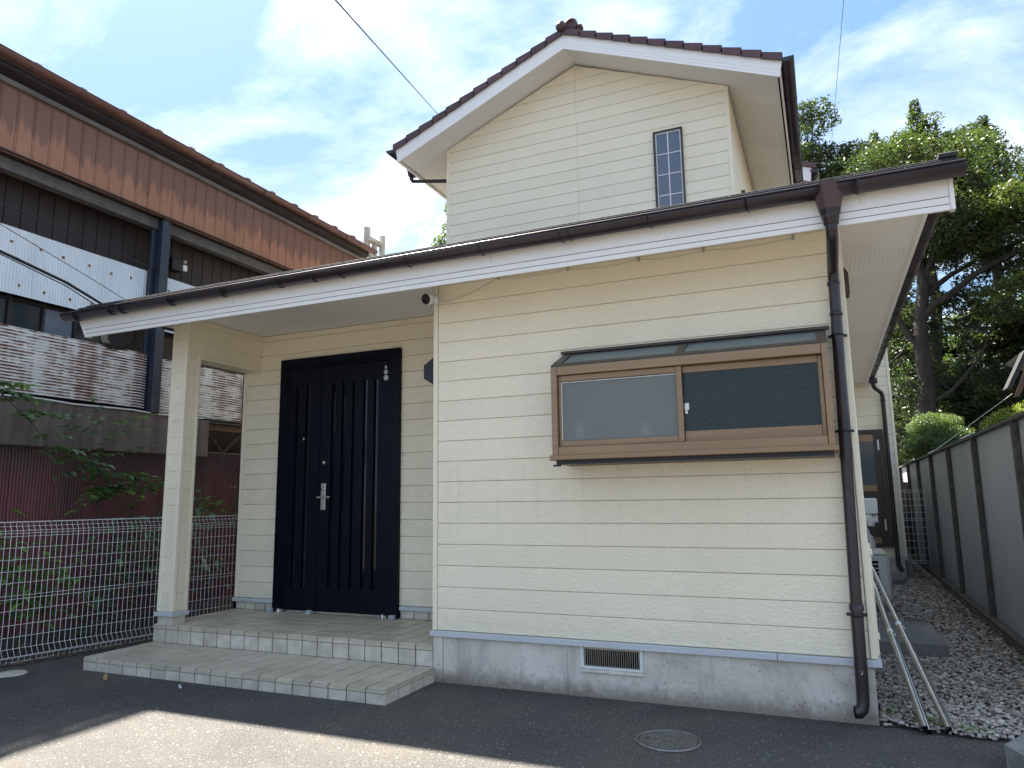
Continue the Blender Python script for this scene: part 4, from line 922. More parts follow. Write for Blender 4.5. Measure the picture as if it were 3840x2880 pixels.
sl2 = part('paving_slab', MB().box(3.0, 3.60, 6.9, 7.57, .0, .11, .008), 'slab_concrete'); tag(sl2, 'low concrete doorstep slab under the back door', 'slab')
# laundry poles leaning
def pole(a, b, r, label):
    a = Vector(a); b = Vector(b); t = thing('laundry_pole', label, 'pole', tuple(b), 'stainless poles leaning on the side wall'); m_ = a.lerp(b, .42)
    d = (b-a).normalized()
    part('tube', MB().tube([m_, b], r, 16, cap=False), 'stainless', t); part('inner_tube', MB().tube([a, m_+d*.02], r*.84, 14), 'stainless', t)
    part('collar', MB().tube([m_-d*.012, m_+d*.012], r*1.07, 16), 'white_plastic', t)
    part('open_end', MB().tube([b-d*.02, b-d*.018], r*.95, 14), 'dark_hole', t)
pole((2.930, .95, .715), (3.085, -.10, .040), .0175, 'left stainless laundry pole, upper one of its pair, foot on the asphalt edge')
pole((2.945, .98, .680), (3.105, -.075, .0165), .0175, 'left stainless laundry pole, lower one of its pair, foot on the asphalt edge')
pole((2.945, 1.05, .775), (3.200, -.075, .040), .0175, 'right stainless laundry pole, upper one of its pair, foot beside the green weeds')
pole((2.960, 1.08, .740), (3.220, -.045, .0165), .0175, 'right stainless laundry pole, lower one of its pair, foot beside the green weeds')
hs = part('drain_hose', MB().tube([(3.60, 8.2, .62), (3.66, 8.1, .60), (3.72, 8.1, .50), (3.77, 8.2, .25), (3.80, 8.25, .02)], .045, 14), 'hose_ivory'); tag(hs, 'wrapped ivory pipe bending down to the gravel behind the downpipe', 'pipe')

# grey sheet fence on the right
GF = thing('sheet_fence', 'tall grey sheet metal fence with dark posts along the right boundary', 'fence', (4.2, 5, 0))
FXa = lambda y: 4.115+.010*(y-2.7)
FT = 1.86
ys = list(np.arange(.12, 15, 1.86))
for i in range(len(ys)-1):
    a, b = ys[i]+.002, ys[i+1]-.002
    m = MB(); nn = 40
    vs = []; 
    for k in range(nn+1):
        y = a+(b-a)*k/nn; xo = .005*(1 if k % 2 else 0)
        vs += [(FXa(y)+xo, y, .06), (FXa(y)+xo, y, FT-.02), (FXa(y)+.02, y, .06), (FXa(y)+.02, y, FT-.02)]
    fs = []
    for k in range(nn): o_ = k*4; fs += [(o_, o_+4, o_+5, o_+1), (o_+2, o_+3, o_+7, o_+6), (o_+1, o_+5, o_+7, o_+3), (o_, o_+2, o_+6, o_+4)]
    fs += [(0, 1, 3, 2), (nn*4, nn*4+2, nn*4+3, nn*4+1)]
    m.add(vs, fs); part('fence_panel', m, 'fence_sheet', GF)
for i, y in enumerate(ys):
    part('fence_post', MB().box(FXa(y)-.052, FXa(y)-.002, y-.021, y+.021, .0, FT-.02, .006), 'fence_post', GF)
m = MB(); y0, y1 = ys[0], ys[-1]
def runbox(xo0, xo1, z0, z1, ya=y0, yb=y1):
    vs = [(FXa(y)+xo, y, z) for y in (ya, yb) for xo in (xo0, xo1) for z in (z0, z1)]
    return MB().add(vs, [(0, 1, 3, 2), (4, 6, 7, 5), (0, 4, 5, 1), (2, 3, 7, 6), (0, 2, 6, 4), (1, 5, 7, 3)])
part('cap_rail', runbox(-.06, .045, FT-.019, FT+.006), 'fence_post', GF)
part('base_board', runbox(-.085, -.0, .0, .085), 'fence_post', GF)
for k in range(3): 
    ya = 7.2-k*3.1; part('broken_cap_sheet', MB().add([(FXa(ya)-.05, ya, FT+.008), (FXa(ya)-.07, ya+.3, FT+.012), (FXa(ya)+.02, ya+.5, FT+.05), (FXa(ya)+.06, ya+.1, FT+.07)], [(0, 1, 2, 3)]), 'light_grey', GF) if k < 2 else None
dg = thing('drain_grating', 'dark slotted drain strip at the foot of the grey fence', 'drain', (4.0, 3.5, 0))
part('channel', runbox(-.115, -.087, .003, .05, 1.5, 7), 'base_concrete_dark', dg)
for k in range(60): y = 1.6+k*.055; part('rib', MB().box(FXa(y)-.120, FXa(y)-.1155, y, y+.022, .005, .055), 'fence_post', dg)
# small wire panel across the end of the passage
def wire_panel(t, p0, p1, z0, z1, nv, nh, r=.003):
    p0 = Vector(p0); p1 = Vector(p1)
    for i in range(nv): p = p0.lerp(p1, i/(nv-1)); part('vertical_wire', MB().tube([(p.x, p.y, z0), (p.x, p.y, z1)], r, 5), 'wire_white', t)
    for z in nh: part('horizontal_wire', MB().tube([(p0.x, p0.y-.004, z), (p1.x, p1.y-.004, z)], r, 5), 'wire_white', t)
wp = thing('wire_panel', 'small white wire mesh panel closing the far end of the side passage', 'mesh panel', (3.95, 9, 0))
wire_panel(wp, (3.60, 9.0, 0), (4.16, 9.0, 0), .15, 1.36, 9, [.16, .20, .29, .40, .52, .63, .74, .85, .88, .98, 1.09, 1.20, 1.31, 1.345], .0042)
bl = thing('back_board', 'dark boards closing the passage behind the wire panel', 'board fence', (3.9, 11.5, 0))
for k in range(8): part('board', MB().box(2.9+k*.17, 3.063+k*.17, 12.0, 12.02, 0, 1.5+.02*(k % 3)), 'warehouse_dark', bl)
# stone block at the lower right
ks = part('kerb_block', MB().prism([(3.375, -.52), (3.50, -.30), (4.6, -.36), (4.6, -.9), (3.44, -.72)], 2, .0, .115), 'kerb_stone'); tag(ks, 'rough grey stone kerb block at the right edge of the driveway', 'stone')
# manhole
mh = thing('manhole_cover', 'round cast iron manhole cover set in the asphalt', 'manhole', (1.82, -.68, 0))
cx, cy = 1.822, -.680; RR = .168
part('cover_plate', MB().lathe((cx, cy, .004), [(0, .004), (RR-.012, .004), (RR-.010, 0)], 2, 48, False), 'cast_iron', mh)
part('rim', MB().lathe((cx, cy, .004), [(RR-.004, 0), (RR-.004, .007), (RR, .007), (RR+.003, 0)], 2, 48), 'rim_iron', mh)
m = MB()
for i in range(-9, 10):
    for j in range(-9, 10):
        for (a0, b0, wv_, hv_) in ((i*.0165, j*.0165, .0105, .0035),):
            px, py = (a0, b0); 
            if (i+j) % 2: wv_, hv_ = hv_, wv_
            if math.hypot(px, py) > RR-.03 or (abs(px) < .03 and abs(py) < .024) or (-.06 < px < .09 and -.115 < py < -.07): continue
            m.box(cx+px-wv_/2, cx+px+wv_/2, cy+py-hv_/2, cy+py+hv_/2, .0078, .0105)
part('tread_studs', m, 'rim_iron', mh)['kind'] = 'stuff'
def glyph(x, y, s, segs): 
    m = MB()
    for (a, b, c, d) in segs: m.box(cx+x+a*s, cx+x+c*s, cy+y+b*s, cy+y+d*s, .0078, .011)
    return m
part('emblem', glyph(-.02, -.018, .04, [(0, .8, 1, .92), (.15, 0, .27, .8), (.15, 0, .75, .12), (.63, 0, .75, .55)]), 'satin_steel', mh)
part('raised_letters', glyph(-.055, -.108, .032, [(0, 0, .12, 1), (.45, 0, .57, 1), (0, .9, .57, 1), (1.1, 0, 1.22, 1), (1.1, 0, 1.8, .12), (1.1, .9, 1.8, 1), (2.4, 0, 2.52, 1), (2.4, .9, 3.1, 1), (2.98, 0, 3.1, 1), (3.6, .2, 3.75, 1), (3.4, .5, 4.1, .62)]), 'satin_steel', mh)
part('lift_hole', MB().lathe((cx-.115, cy-.01, .0085), [(0, 0), (.013, 0)], 2, 12), 'dark_hole', mh)
dc = part('utility_lid', MB().lathe((-3.20, -.95, .004), [(0, .012), (.095, .012), (.108, .004), (.11, 0)], 2, 32), 'disc_cream'); tag(dc, 'small cream round utility lid in the asphalt beside the mesh fence', 'lid')
def leafshape(L_, W_, n=6, cup=.15):
    vs = []; 
    for i in range(n+1):
        t = i/n; w_ = W_*math.sin(math.pi*t**.8)*(1-.15*t)
        z = -cup*L_*t*t
        vs += [(-w_/2, t*L_, z+w_*.18), (0, t*L_, z), (w_/2, t*L_, z+w_*.18)]
    fs = []
    for i in range(n): o_ = i*3; fs += [(o_, o_+1, o_+4, o_+3), (o_+1, o_+2, o_+5, o_+4)]
    return vs, fs
for (x, y, rz_, s_, mt, lb) in ((-2.28, -.86, .9, .075, 'dead_leaf', 'curled tan dead leaf on the asphalt left of the steps'), (-.165, -.70, 2.2, .04, 'orange_leaf', 'small orange dead leaf against the right end of the lower step'), (-1.55, -.83, 1.2, .045, 'sticker_white', 'tiny pale scrap of litter on the asphalt before the steps')):
    vs, fs = leafshape(s_, s_*.5, 6, -.4); o = part('fallen_leaf', MB().add(vs, fs), mt); o.location = (x, y, .012); o.rotation_euler = (.15, .2, rz_); tag(o, lb, 'leaf' if 'leaf' in lb else 'litter')

# ------------------------------------------------------------------ mesh fence on the left
mf = thing('mesh_fence', 'low white wire mesh fence with folded top beside the porch', 'fence', (-3.5, 0, 0))
fd_ = Vector((.22, 1.24, 0)).normalized(); A0 = Vector((-3.60, -.79, 0)); nrm = Vector((fd_.y, -fd_.x, 0))
prof = [(1.172, 0), (1.172, -.045), (1.135, -.045), (1.120, .0), (.118, .0), (.085, .045), (.055, .045), (.045, .0), (.02, .0)]
prof = [(1.150, .03), (1.156, .0), (1.156, -.03), (1.118, -.03), (1.082, 0.0), (.125, 0.0), (.06, .05), (.05, .012), (.012, .012)]
wme = None
wm = MB().tube([(nrm.x*o_, nrm.y*o_, z) for z, o_ in prof[0:]], .0020, 5).mesh('vertical_wire', 'wire_white')
for i in range(-46, 52):
    p = A0+fd_*(i*.0446+.0396); link('vertical_wire', wm, mf, (p.x, p.y, 0))
hz_ = [(1.153, .03), (1.156, -.03), (1.118, -.03), (1.082, .003), (1.060, .003), (1.034, .003), (.940, .003), (.842, .003), (.747, .003), (.652, .003), (.548, .003), (.520, .003), (.426, .003), (.31, .003), (.213, .003), (.120, .003), (.062, .05), (.048, .012), (.012, .012)]
for z, o_ in hz_:
    a = A0+fd_*(-2.05)+nrm*o_; b = A0+fd_*(2.35)+nrm*o_; part('horizontal_wire', MB().tube([(a.x, a.y, z), (b.x, b.y, z)], .0020, 5), 'wire_white', mf)
for i in (-46, 51):
    p = A0+fd_*(i*.0446+.0396)-nrm*.05
    part('fence_post', MB().tube([(p.x, p.y, 0), (p.x, p.y, 1.2)], .02, 10), 'wire_white', mf)

# ------------------------------------------------------------------ neighbouring warehouse
WY = -3.6
wh = thing('warehouse', 'old brown metal-clad warehouse with rusty corrugated sheets behind the mesh fence', 'warehouse', (-4.5, 0, 0))
def corr_v(x, y0, y1, z0, z1, pitch, amp, mat, name, lbl=None):
    n = int((y1-y0)/pitch*6); ys_ = np.linspace(y0, y1, n+1); xs_ = x+amp*np.sin(2*math.pi*ys_/pitch)
    vs = [(a, b, z) for a, b in zip(xs_, ys_) for z in (z0, z1)]
    fs = [(2*i, 2*i+2, 2*i+3, 2*i+1) for i in range(n)]
    return part(name, MB().add(vs, fs, True), mat, wh, lbl)
def corr_h(x, y0, y1, z0, z1, pitch, amp, mat, name, lbl=None):
    n = int((z1-z0)/pitch*8); zs_ = np.linspace(z0, z1, n+1); xs_ = x+amp*np.sin(2*math.pi*zs_/pitch)
    cols_ = 2; vs = []
    for j, y in enumerate((y0, y1)): vs += [(a, y, z) for a, z in zip(xs_, zs_)]
    fs = [(i, i+1, n+1+i+1, n+1+i) for i in range(n)]
    return part(name, MB().add(vs, fs, True), mat, wh, lbl)
part('shell_wall', MB().box(-4.95, -4.9, WY, 5.3, 0, 5.6).box(-12, -4.95, 5.25, 5.3, 0, 5.6).box(-9.5, -4.62, WY-.02, WY+.02, 0, 5.6).box(-4.8, -4.6, WY, 2.0, .05, 1.8), 'warehouse_dark', wh)
y = WY+.05; k = 0
while y < 5.3:
    y1 = min(y+.82, 5.3); corr_v(-4.55-.004*(k % 2), y, y1+.02, .055, 1.90 if y < 1.9 else 1.92, .0318, .0075, 'red_corrugated', 'red_sheet'); y = y1; k += 1
part('concrete_base', MB().box(-4.60, -4.50, WY, 5.3, -.02, .07), 'base_concrete_dark', wh)
part('concrete_beam', MB().box(-4.80, -4.44, WY, 2.06, 1.865, 2.325, .01), 'beam_concrete', wh)
part('beam_pipe', MB().tube([(-4.43, -3.5+.34*i, 2.335+.008*math.sin(i*2.1)) for i in range(17)], .010, 6), 'light_grey', wh)
# steel truss in the gap to the right of the beam
part('truss_chord', MB().box(-4.60, -4.55, 2.07, 5.2, 2.22, 2.30).box(-4.60, -4.55, 2.07, 5.2, 1.925, 1.945), 'wood_brown', wh)
for i in range(9):
    y = 2.1+i*.33; part('truss_web', MB().tube([(-4.57, y, 1.945 if i % 2 else 2.22), (-4.57, y+.33, 2.22 if i % 2 else 1.945)], .010, 6), 'wood_brown', wh)
part('ledge_debris', MB().box(-4.70, -4.5, 2.07, 5.2, 2.31, 2.33), 'base_concrete_dark', wh)
# rusty horizontal sheets
y = -9.0
for (a, b, xx, z0, z1, lb) in ((WY+.05, -2.2, -4.515, 2.39, 3.03, None), (-2.18, 1.13, -4.51, 2.385, 3.03, 'long rust-streaked sheet left of the dark pole'), (1.32, 5.2, -4.60, 2.37, 3.03, 'rusty sheet right of the dark pole')):
    corr_h(xx, a, b, z0, z1, .0318, .0120, 'rusty_galvanised', 'rusty_sheet', lb)
# window band and brown boards behind
part('window_band_frame', MB().box(-4.74, -4.70, WY, .80, 3.345, 3.375).box(-4.74, -4.70, WY, .80, 3.03, 3.06).box(-4.735, -4.705, WY, 5.2, 3.40, 3.43), 'warehouse_dark', wh)
yy_ = WY+.1
while yy_ < .75:
    wn = part('window', MB().box(-4.74, -4.695, yy_, yy_+.025, 3.0, 3.42), 'wood_brown', wh); wn.data.materials[0] = MATS['warehouse_dark']
    part('pane', MB().box(-4.728, -4.722, yy_+.027, yy_+.345, 3.06, 3.345), 'upper_pane' if int(yy_*7) % 3 == 0 else 'dark_pane', wn); yy_ += .35
for i in range(14): y = .80+i*.32; part('wall_board', MB().box(-4.74, -4.715, y+.004, y+.316, 2.95, 3.44, .004), 'brown_panel', wh).data.materials[0] = MATS['warehouse_dark']
# white corrugated sheets with rusty bolts
y = -3.43
k = 0
while y < 5.2:
    y1 = y+.80; corr_v(-4.60+.004*(k % 2), y, min(y1+.03, 5.2), 3.375, 4.055, .0318, .0065, 'white_corrugated', 'white_sheet'); y = y1; k += 1
yb_ = -3.4
while yb_ < 5:
    for z in (3.90, 3.47):
        yy2 = yb_+random.uniform(-.02, .02)+(.08 if z < 3.6 else 0)
        part('rusty_bolt', MB().lathe((-4.594, yy2, z+random.uniform(-.012, .012)), [(.016, 0), (.010, .004), (.007, .012), (0, .013)], 0, 10), 'rust_spot', wh)
    yb_ += .27
# dark boards between white sheets and beam
y = WY+.1
bm_ = MB().box(-4.79, -4.77, 0.003, .165, 4.0, 4.85, .004).mesh('dark_board', 'warehouse_dark')
while y < 5.2: link('dark_board', bm_, wh, (0, y, 0)); y += .17
part('eave_beam', MB().box(-4.62, -4.50, WY, 5.15, 4.575, 4.70, .004), 'warehouse_beam', wh)
part('soffit_board', MB().box(-4.80, -4.37, WY, 5.2, 4.705, 4.72), 'warehouse_dark', wh)
bm1 = MB().box(-4.42, -4.395, .003, .150, 4.70, 5.46, .003).mesh('brown_board', 'brown_panel'); bm2 = MB().box(-4.415, -4.393, .004, .020, 4.70, 5.46, .002).mesh('batten', 'brown_panel')
y = WY+.1
while y < 4.9: link('brown_board', bm1, wh, (0, y, 0)); link('batten', bm2, wh, (0, y+.149, 0)); y += .170
part('eave_board', MB().box(-4.42, -4.36, WY, 5.15, 5.385, 5.44, .004), 'fascia_board', wh)
part('roof_fascia', MB().prism([(-4.42, 5.44), (-4.30, 5.50), (-4.30, 5.56), (-4.42, 5.56)], 1, WY, 5.25), 'warehouse_dark', wh)
wg = part('gutter', half_gutter((-4.245, WY, 5.636), (-4.245, 5.35, 5.595), .062), 'warehouse_gutter', wh)
for y in np.arange(-3.1, 5.2, .95):
    zc = 5.636-.041*(y-WY)/(5.35-WY)
    vs = [(-4.245+math.cos(a)*.066, y, zc-math.sin(a)*.066) for a in np.linspace(0, math.pi, 9)]; part('bracket', MB().tube(vs, .005, 6), 'warehouse_gutter', wg)
part('warehouse_roof', MB().prism([(-4.31, 5.60), (-9.5, 7.0), (-9.5, 6.96), (-4.31, 5.565)], 1, WY, 5.3), 'gate_tile', wh).name = 'roof'
for y in np.arange(-3.47, 5.2, .485):
    part('roof_batten', MB().prism([(-4.285, 5.612), (-4.285, 5.702), (-6.2, 6.24), (-6.2, 6.13)], 1, y, y+.065), 'warehouse_gutter', wh)
pl = thing('steel_pole', 'blue black steel pole standing on the concrete beam of the warehouse', 'pole', (-4.46, 1.2, 2.32))
part('shaft', MB().box(-4.51, -4.40, 1.155, 1.275, 2.325, 4.70, .018), 'pole_blue_black', pl)
part('back_flange', MB().box(-4.56, -4.512, 1.10, 1.285, 2.325, 4.57, .006), 'pole_blue_black', pl)
mt_ = thing('electric_meter', 'small black electric meter box right of the steel pole', 'meter', (-4.72, 1.65, 4.3))
part('box', MB().box(-4.75, -4.62, 1.50, 1.66, 4.20, 4.36, .01), 'black_metal', mt_); part('dial', MB().box(-4.66, -4.615, 1.665, 1.73, 4.22, 4.30, .006), 'light_grey', mt_)
part('knob', MB().lathe((-4.64, 1.70, 4.345), [(0, -.02), (.02, -.016), (.024, 0), (.02, .02), (0, .024)], 0, 12), 'disc_cream', mt_)
vp = thing('white_pipe_rack', 'weathered white round posts standing at the far end of the warehouse roof', 'posts', (-4.4, 5.5, 5.5))
for (dx_, dy_, z0, z1, r_) in ((0, .05, 5.74, 6.12, .062), (.10, .38, 5.66, 6.05, .055), (.04, .22, 5.6, 5.84, .05)):
    part('post', MB().tube([(-4.50+dx_, 5.42+dy_, z0), (-4.50+dx_, 5.42+dy_, z1)], r_, 14), 'weathered_white', vp)
part('base_pot', MB().lathe((-4.48, 5.5, 5.56), [(.07, 0), (.10, .1), (.09, .18)], 2, 16), 'weathered_white', vp)
part('cross_bar', MB().box(-4.50, -4.38, 5.40, 5.80, 5.86, 5.92), 'weathered_white', vp)
c = thing('wall_wire', 'thick dark cable sagging across the dark boards of the warehouse', 'cable', (-4.35, 0, 4.2))
part('cord', MB().tube([(-4.35, -2.4+.25*i, 4.50-.045*i-.0*i) if False else (-4.45, -3+.32*i, 4.27+.10*math.cos((i)/13*1.2)-.02*i) for i in range(14)], .008, 6), 'cable_black', c)
c = thing('wall_wire', 'thin dark wire slanting down across the white sheets to the pole', 'cable', (-4.3, 0, 4.0))
part('cord', MB().tube([(-4.30, -3.0, 4.45), (-4.33, -.75, 3.95), (-4.36, .2, 3.70), (-4.39, 1.15, 3.43)], .004, 6), 'cable_black', c)

# ------------------------------------------------------------------ overhead wires
o = part('overhead_wire', MB().tube([(.9, -4.2, 3.3), (-1.036, 0, 5.757), (-4.56, 8, 9.709), (-8, 16, 13.6)], .008, 6), 'cable_black'); tag(o, 'overhead wire slanting down behind the left slope of the upper roof', 'wire')
o = part('overhead_wire', MB().tube([(3.52, -2, 7.34), (3.609, 8, 9.827), (3.698, 18, 12.40), (3.74, 24, 13.9)], .0055, 6), 'cable_black'); tag(o, 'thin near-vertical overhead wire above the trees on the right', 'wire')
an = thing('tv_antenna', 'rooftop television antenna partly hidden behind the upper left wall corner', 'antenna', (-7.4, 14, 0))
part('mast', MB().tube([(-7.25, 14, 0), (-7.25, 14, 10.1)], .02, 8), 'satin_steel', an)
part('boom', MB().tube([(-8.12, 14, 9.20), (-7.2, 14.1, 10.0)], .014, 6), 'satin_steel', an)
for i in range(14):
    t = i/13; px, pz = -8.12+.9*t, 9.20+.78*t; part('element', MB().tube([(px-.16, 13.9, pz+.06), (px+.12, 14.1, pz-.03)], .006, 5), 'satin_steel', an)

# ------------------------------------------------------------------ vegetation
def leaf_cloud(name, centers, radii, counts, size, mat, parent=None, flat=.5, shell=.35, tone_shift=None, droop=0):
    """many small rhombic leaves spread through ellipsoid clumps"""
    P_, T_ = [], []
    for (c_, r_, n_) in zip(centers, radii, counts):
        d = RNG.normal(0, 1, (n_, 3)); d /= np.linalg.norm(d, axis=1)[:, None]
        rad = RNG.uniform(shell, 1, (n_, 1))**.5*(1+RNG.normal(0, .10, (n_, 1)))
        P_.append(np.array(c_)+d*rad*np.array(r_)); T_.append(np.full(n_, RNG.uniform(-.22, .22)))
    P_ = np.concatenate(P_); T_ = np.concatenate(T_); n = len(P_)
    nr = RNG.normal(0, 1, (n, 3)); nr[:, 2] = np.abs(nr[:, 2])+flat*2; nr /= np.linalg.norm(nr, axis=1)[:, None]
    a = np.cross(nr, RNG.normal(0, 1, (n, 3))); a /= np.linalg.norm(a, axis=1)[:, None]; b = np.cross(nr, a)
    s_ = (RNG.uniform(.6, 1.3, n)*size)[:, None]
    V = np.stack([P_-a*s_*.5, P_+b*s_*.22+nr*s_*.05, P_+a*s_*.5-np.array([0, 0, 1])*s_*.1, P_-b*s_*.22+nr*s_*.05], 1).reshape(-1, 3)
    F = np.arange(4*n).reshape(-1, 4); tone = np.clip(RNG.uniform(.05, .95, n)*.7+.15+T_, 0, 1)
    o = arrays(name, V, F, mat, tone, parent); return o
def limbs(t, lines, name='limb', mat='bark'):
    for pts, r0, r1 in lines:
        q = [Vector(pts[0])]
        for a, b in zip(pts[:-1], pts[1:]):
            a, b = Vector(a), Vector(b); q.append(a.lerp(b, .5)+Vector((random.uniform(-1, 1), random.uniform(-1, 1), random.uniform(-1, 1)))*(b-a).length*.05); q.append(b)
        part(name, MB().tube(q, r0, 8, r_end=r1), mat, t)
def tree(name, label, base, trunk, trunk_r, clumps, size, mat, extra=None, density=1.0, group='trees beyond the grey fence', twigs=True):
    density *= 1.8
    t = thing(name, label, 'tree', base, group)
    limbs(t, [(trunk, trunk_r, trunk_r*.35)], 'trunk')
    if extra: limbs(t, extra, 'limb')
    ce = [c[0] for c in clumps]; ra = [c[1] for c in clumps]; cn = [int(density*c[2]) for c in clumps]
    leaf_cloud('crown', ce, ra, cn, size, mat, t)
    if twigs:
        T = [Vector(p) for p in trunk[1:]]
        if extra: T += [Vector(p) for e in extra for p in e[0]]
        for c_ in ce[::2]:
            c_ = Vector(c_); q = min(T, key=lambda p: (p-c_).length+max(0, p.z-c_.z)*.5); mid = q.lerp(c_, .5)+Vector((random.uniform(-.2, .2), random.uniform(-.2, .2), .1))
            part('branch', MB().tube([q, mid, c_, c_+(c_-mid)*.35], [.030, .020, .011, .004], 5, cap=False), 'bark', t)
    return t
def blob_clumps(c, r, n, cr=(.45, .8), cnt=330, power=.5, flat=.55):
    out = []
    for _ in range(n):
        d = np.array([random.gauss(0, 1) for _ in range(3)]); d /= np.linalg.norm(d); k = random.random()**power
        s_ = random.uniform(*cr); out.append((tuple(np.array(c)+d*k*np.array(r)), (s_, s_, s_*flat), int(cnt*s_*s_/.36)))
    return out
def spires(pts, s=.28, n=6, h=1.2, cnt=90):
    out = []
    for (x, y, z) in pts:
        for i in range(n): t = i/n; out.append(((x+random.uniform(-.25, .25)*(1-t), y, z-h*(1-t)), (s*(1.25-t), s*(1.25-t), s*.8), cnt))
    return out
# 1: big forked tree
tree('broadleaf_tree', 'largest tree with thick dark trunk forking low, behind the topiary shrubs', (5.0, 15, 0),
     [(5.0, 15, 0), (5.02, 15, 3.1), (5.08, 15, 4.7), (5.1, 15, 5.5), (5.25, 15, 6.3), (5.20, 15.1, 7.1), (5.15, 15.2, 8.2), (5.4, 15.3, 10)], .22,
     blob_clumps((5.5, 15.5, 8.7), (1.9, 2.0, 2.0), 58, cnt=330)+blob_clumps((6.9, 15.5, 7.3), (1.6, 1.2, .9), 22, (.3, .6), 280, .5, .32)+blob_clumps((5.9, 15.8, 5.9), (1.2, .8, .8), 20, (.25, .5), 260, .5, .3)+blob_clumps((4.6, 15.5, 4.6), (.9, 1.0, 2.0), 22, (.3, .5), 300), .105, 'leaf_tree',
     extra=[([(5.1, 15, 5.4), (5.45, 14.9, 5.85), (5.8, 14.9, 6.05), (6.3, 14.8, 6.42), (7.4, 14.7, 6.9), (8.6, 14.6, 7.5)], .10, .05),
            ([(5.22, 15, 6.3), (5.55, 15, 7.1), (6.0, 15, 7.4), (6.5, 15, 7.6), (7.4, 15, 7.9)], .08, .03),
            ([(5.3, 15, 6.1), (5.9, 15.2, 6.6), (6.6, 15.3, 7.0), (7.7, 15.3, 7.35)], .075, .03),
            ([(5.05, 15, 4.6), (4.7, 15, 5.4), (4.45, 15, 6.2), (4.4, 15, 7.4)], .09, .04),
            ([(5.05, 15, 3.4), (5.6, 15, 3.7), (6.2, 15, 4.4), (6.5, 15, 5.0)], .06, .02)])
# 2: left dark one beside the upper roof
tree('broadleaf_tree', 'dark leafy tree showing just right of the upper gutter', (3.0, 20, 0), [(3.0, 20, 0), (3.0, 20, 6), (3.1, 20, 10), (3.1, 20, 11.5)], .2,
     blob_clumps((2.9, 20, 12.0), (1.0, 1.2, 2.5), 26, (.4, .7), 300)+blob_clumps((3.9, 20, 11.0), (1.3, 1.4, 1.9), 34, (.4, .7), 300)+blob_clumps((4.7, 20, 11.0), (1.1, 1.2, 1.5), 24, (.35, .6), 300), .12, 'leaf_tree')
# 3: centre peak
tree('broadleaf_tree', 'tall tree whose leafy tip makes the highest peak above the lower roof', (6.2, 20, 0), [(6.2, 20, 0), (6.2, 20, 7), (6.2, 20, 10.5), (6.22, 20, 11.6)], .2,
     blob_clumps((5.6, 20.5, 11.1), (2.0, 1.6, 1.5), 46, (.45, .8), 330)+spires([(6.22, 20, 13.7), (4.95, 20, 12.9)], .38, 5, 1.2, 110)+blob_clumps((6.5, 20, 12.1), (1.3, 1, .8), 14, (.3, .5), 260), .12, 'leaf_tree_bright')
tree('broadleaf_tree', 'broad tree with feathery arching tips at the upper right', (8.0, 20, 0), [(8.0, 20, 0), (7.9, 20, 7), (7.9, 20, 11), (8.0, 20, 12.6)], .2,
     blob_clumps((7.4, 20, 10.9), (1.4, 1.5, 1.3), 38, (.35, .65), 320)+spires([(7.9, 20, 12.7)], .42, 4, .9, 130)+blob_clumps((8.7, 20, 9.2), (1.3, 1.2, 1.0), 24, (.35, .6), 300), .12, 'leaf_tree')
tree('broadleaf_tree', 'bright green tree at the right edge above the grey fence', (8.8, 14, 0), [(8.8, 14, 0), (8.6, 14, 4), (8.4, 14, 7), (8.2, 14, 8.6)], .18,
     blob_clumps((7.6, 14, 7.6), (1.5, 1.4, .9), 26, (.4, .7), 320)+blob_clumps((9.4, 14, 5.8), (2.0, 1.4, 1.4), 30, (.45, .8), 320)+blob_clumps((7.3, 14, 5.9), (1.5, 1, 1.0), 26, (.3, .6), 260, .5, .32), .10, 'leaf_tree_bright')
tree('dark_evergreen', 'dark evergreen filling the shade low behind the right topiary', (8.5, 22, 0), [(8.5, 22, 0), (8.5, 22, 4), (8.5, 22, 7.5)], .2,
     blob_clumps((8.2, 22, 4.4), (3.2, 1.5, 3.2), 95, (.5, .9), 300, .6), .15, 'leaf_dark')
tree('dark_evergreen', 'dark evergreen filling the shade behind the forked trunk', (4.8, 23, 0), [(4.8, 23, 0), (4.8, 23, 5), (4.8, 23, 8)], .2,
     blob_clumps((4.6, 23, 4.6), (2.8, 1.5, 3.6), 95, (.5, .9), 300, .6), .15, 'leaf_dark')
tree('dark_evergreen', 'dark evergreen low in the gap right of the forked trunk', (6.7, 19, 0), [(6.7, 19, 0), (6.7, 19, 3), (6.7, 19, 5.2)], .15,
     blob_clumps((6.7, 19, 2.9), (1.9, 1.2, 2.2), 55, (.45, .75), 300, .6)+blob_clumps((8.3, 17, 4.8), (1.4, 1, 1.1), 26, (.4, .6), 300), .13, 'leaf_dark')
tree('broadleaf_tree', 'dense mid green tree filling the view right of the fork, above the right topiary', (8.0, 17.5, 0), [(8.0, 17.5, 0), (8.0, 17.5, 3), (7.9, 17.5, 5.5)], .14,
     blob_clumps((7.9, 17.5, 5.2), (2.0, 1.2, 1.6), 60, (.35, .65), 300, .6, .4), .12, 'leaf_tree')
tree('broadleaf_tree', 'leafy mid green tree left of the fork, close to the rear wall corner', (4.3, 17, 0), [(4.3, 17, 0), (4.3, 17, 3), (4.2, 17, 6)], .12,
     blob_clumps((4.3, 17, 5.6), (1.1, 1.0, 2.6), 50, (.35, .6), 300, .6, .5), .12, 'leaf_tree')
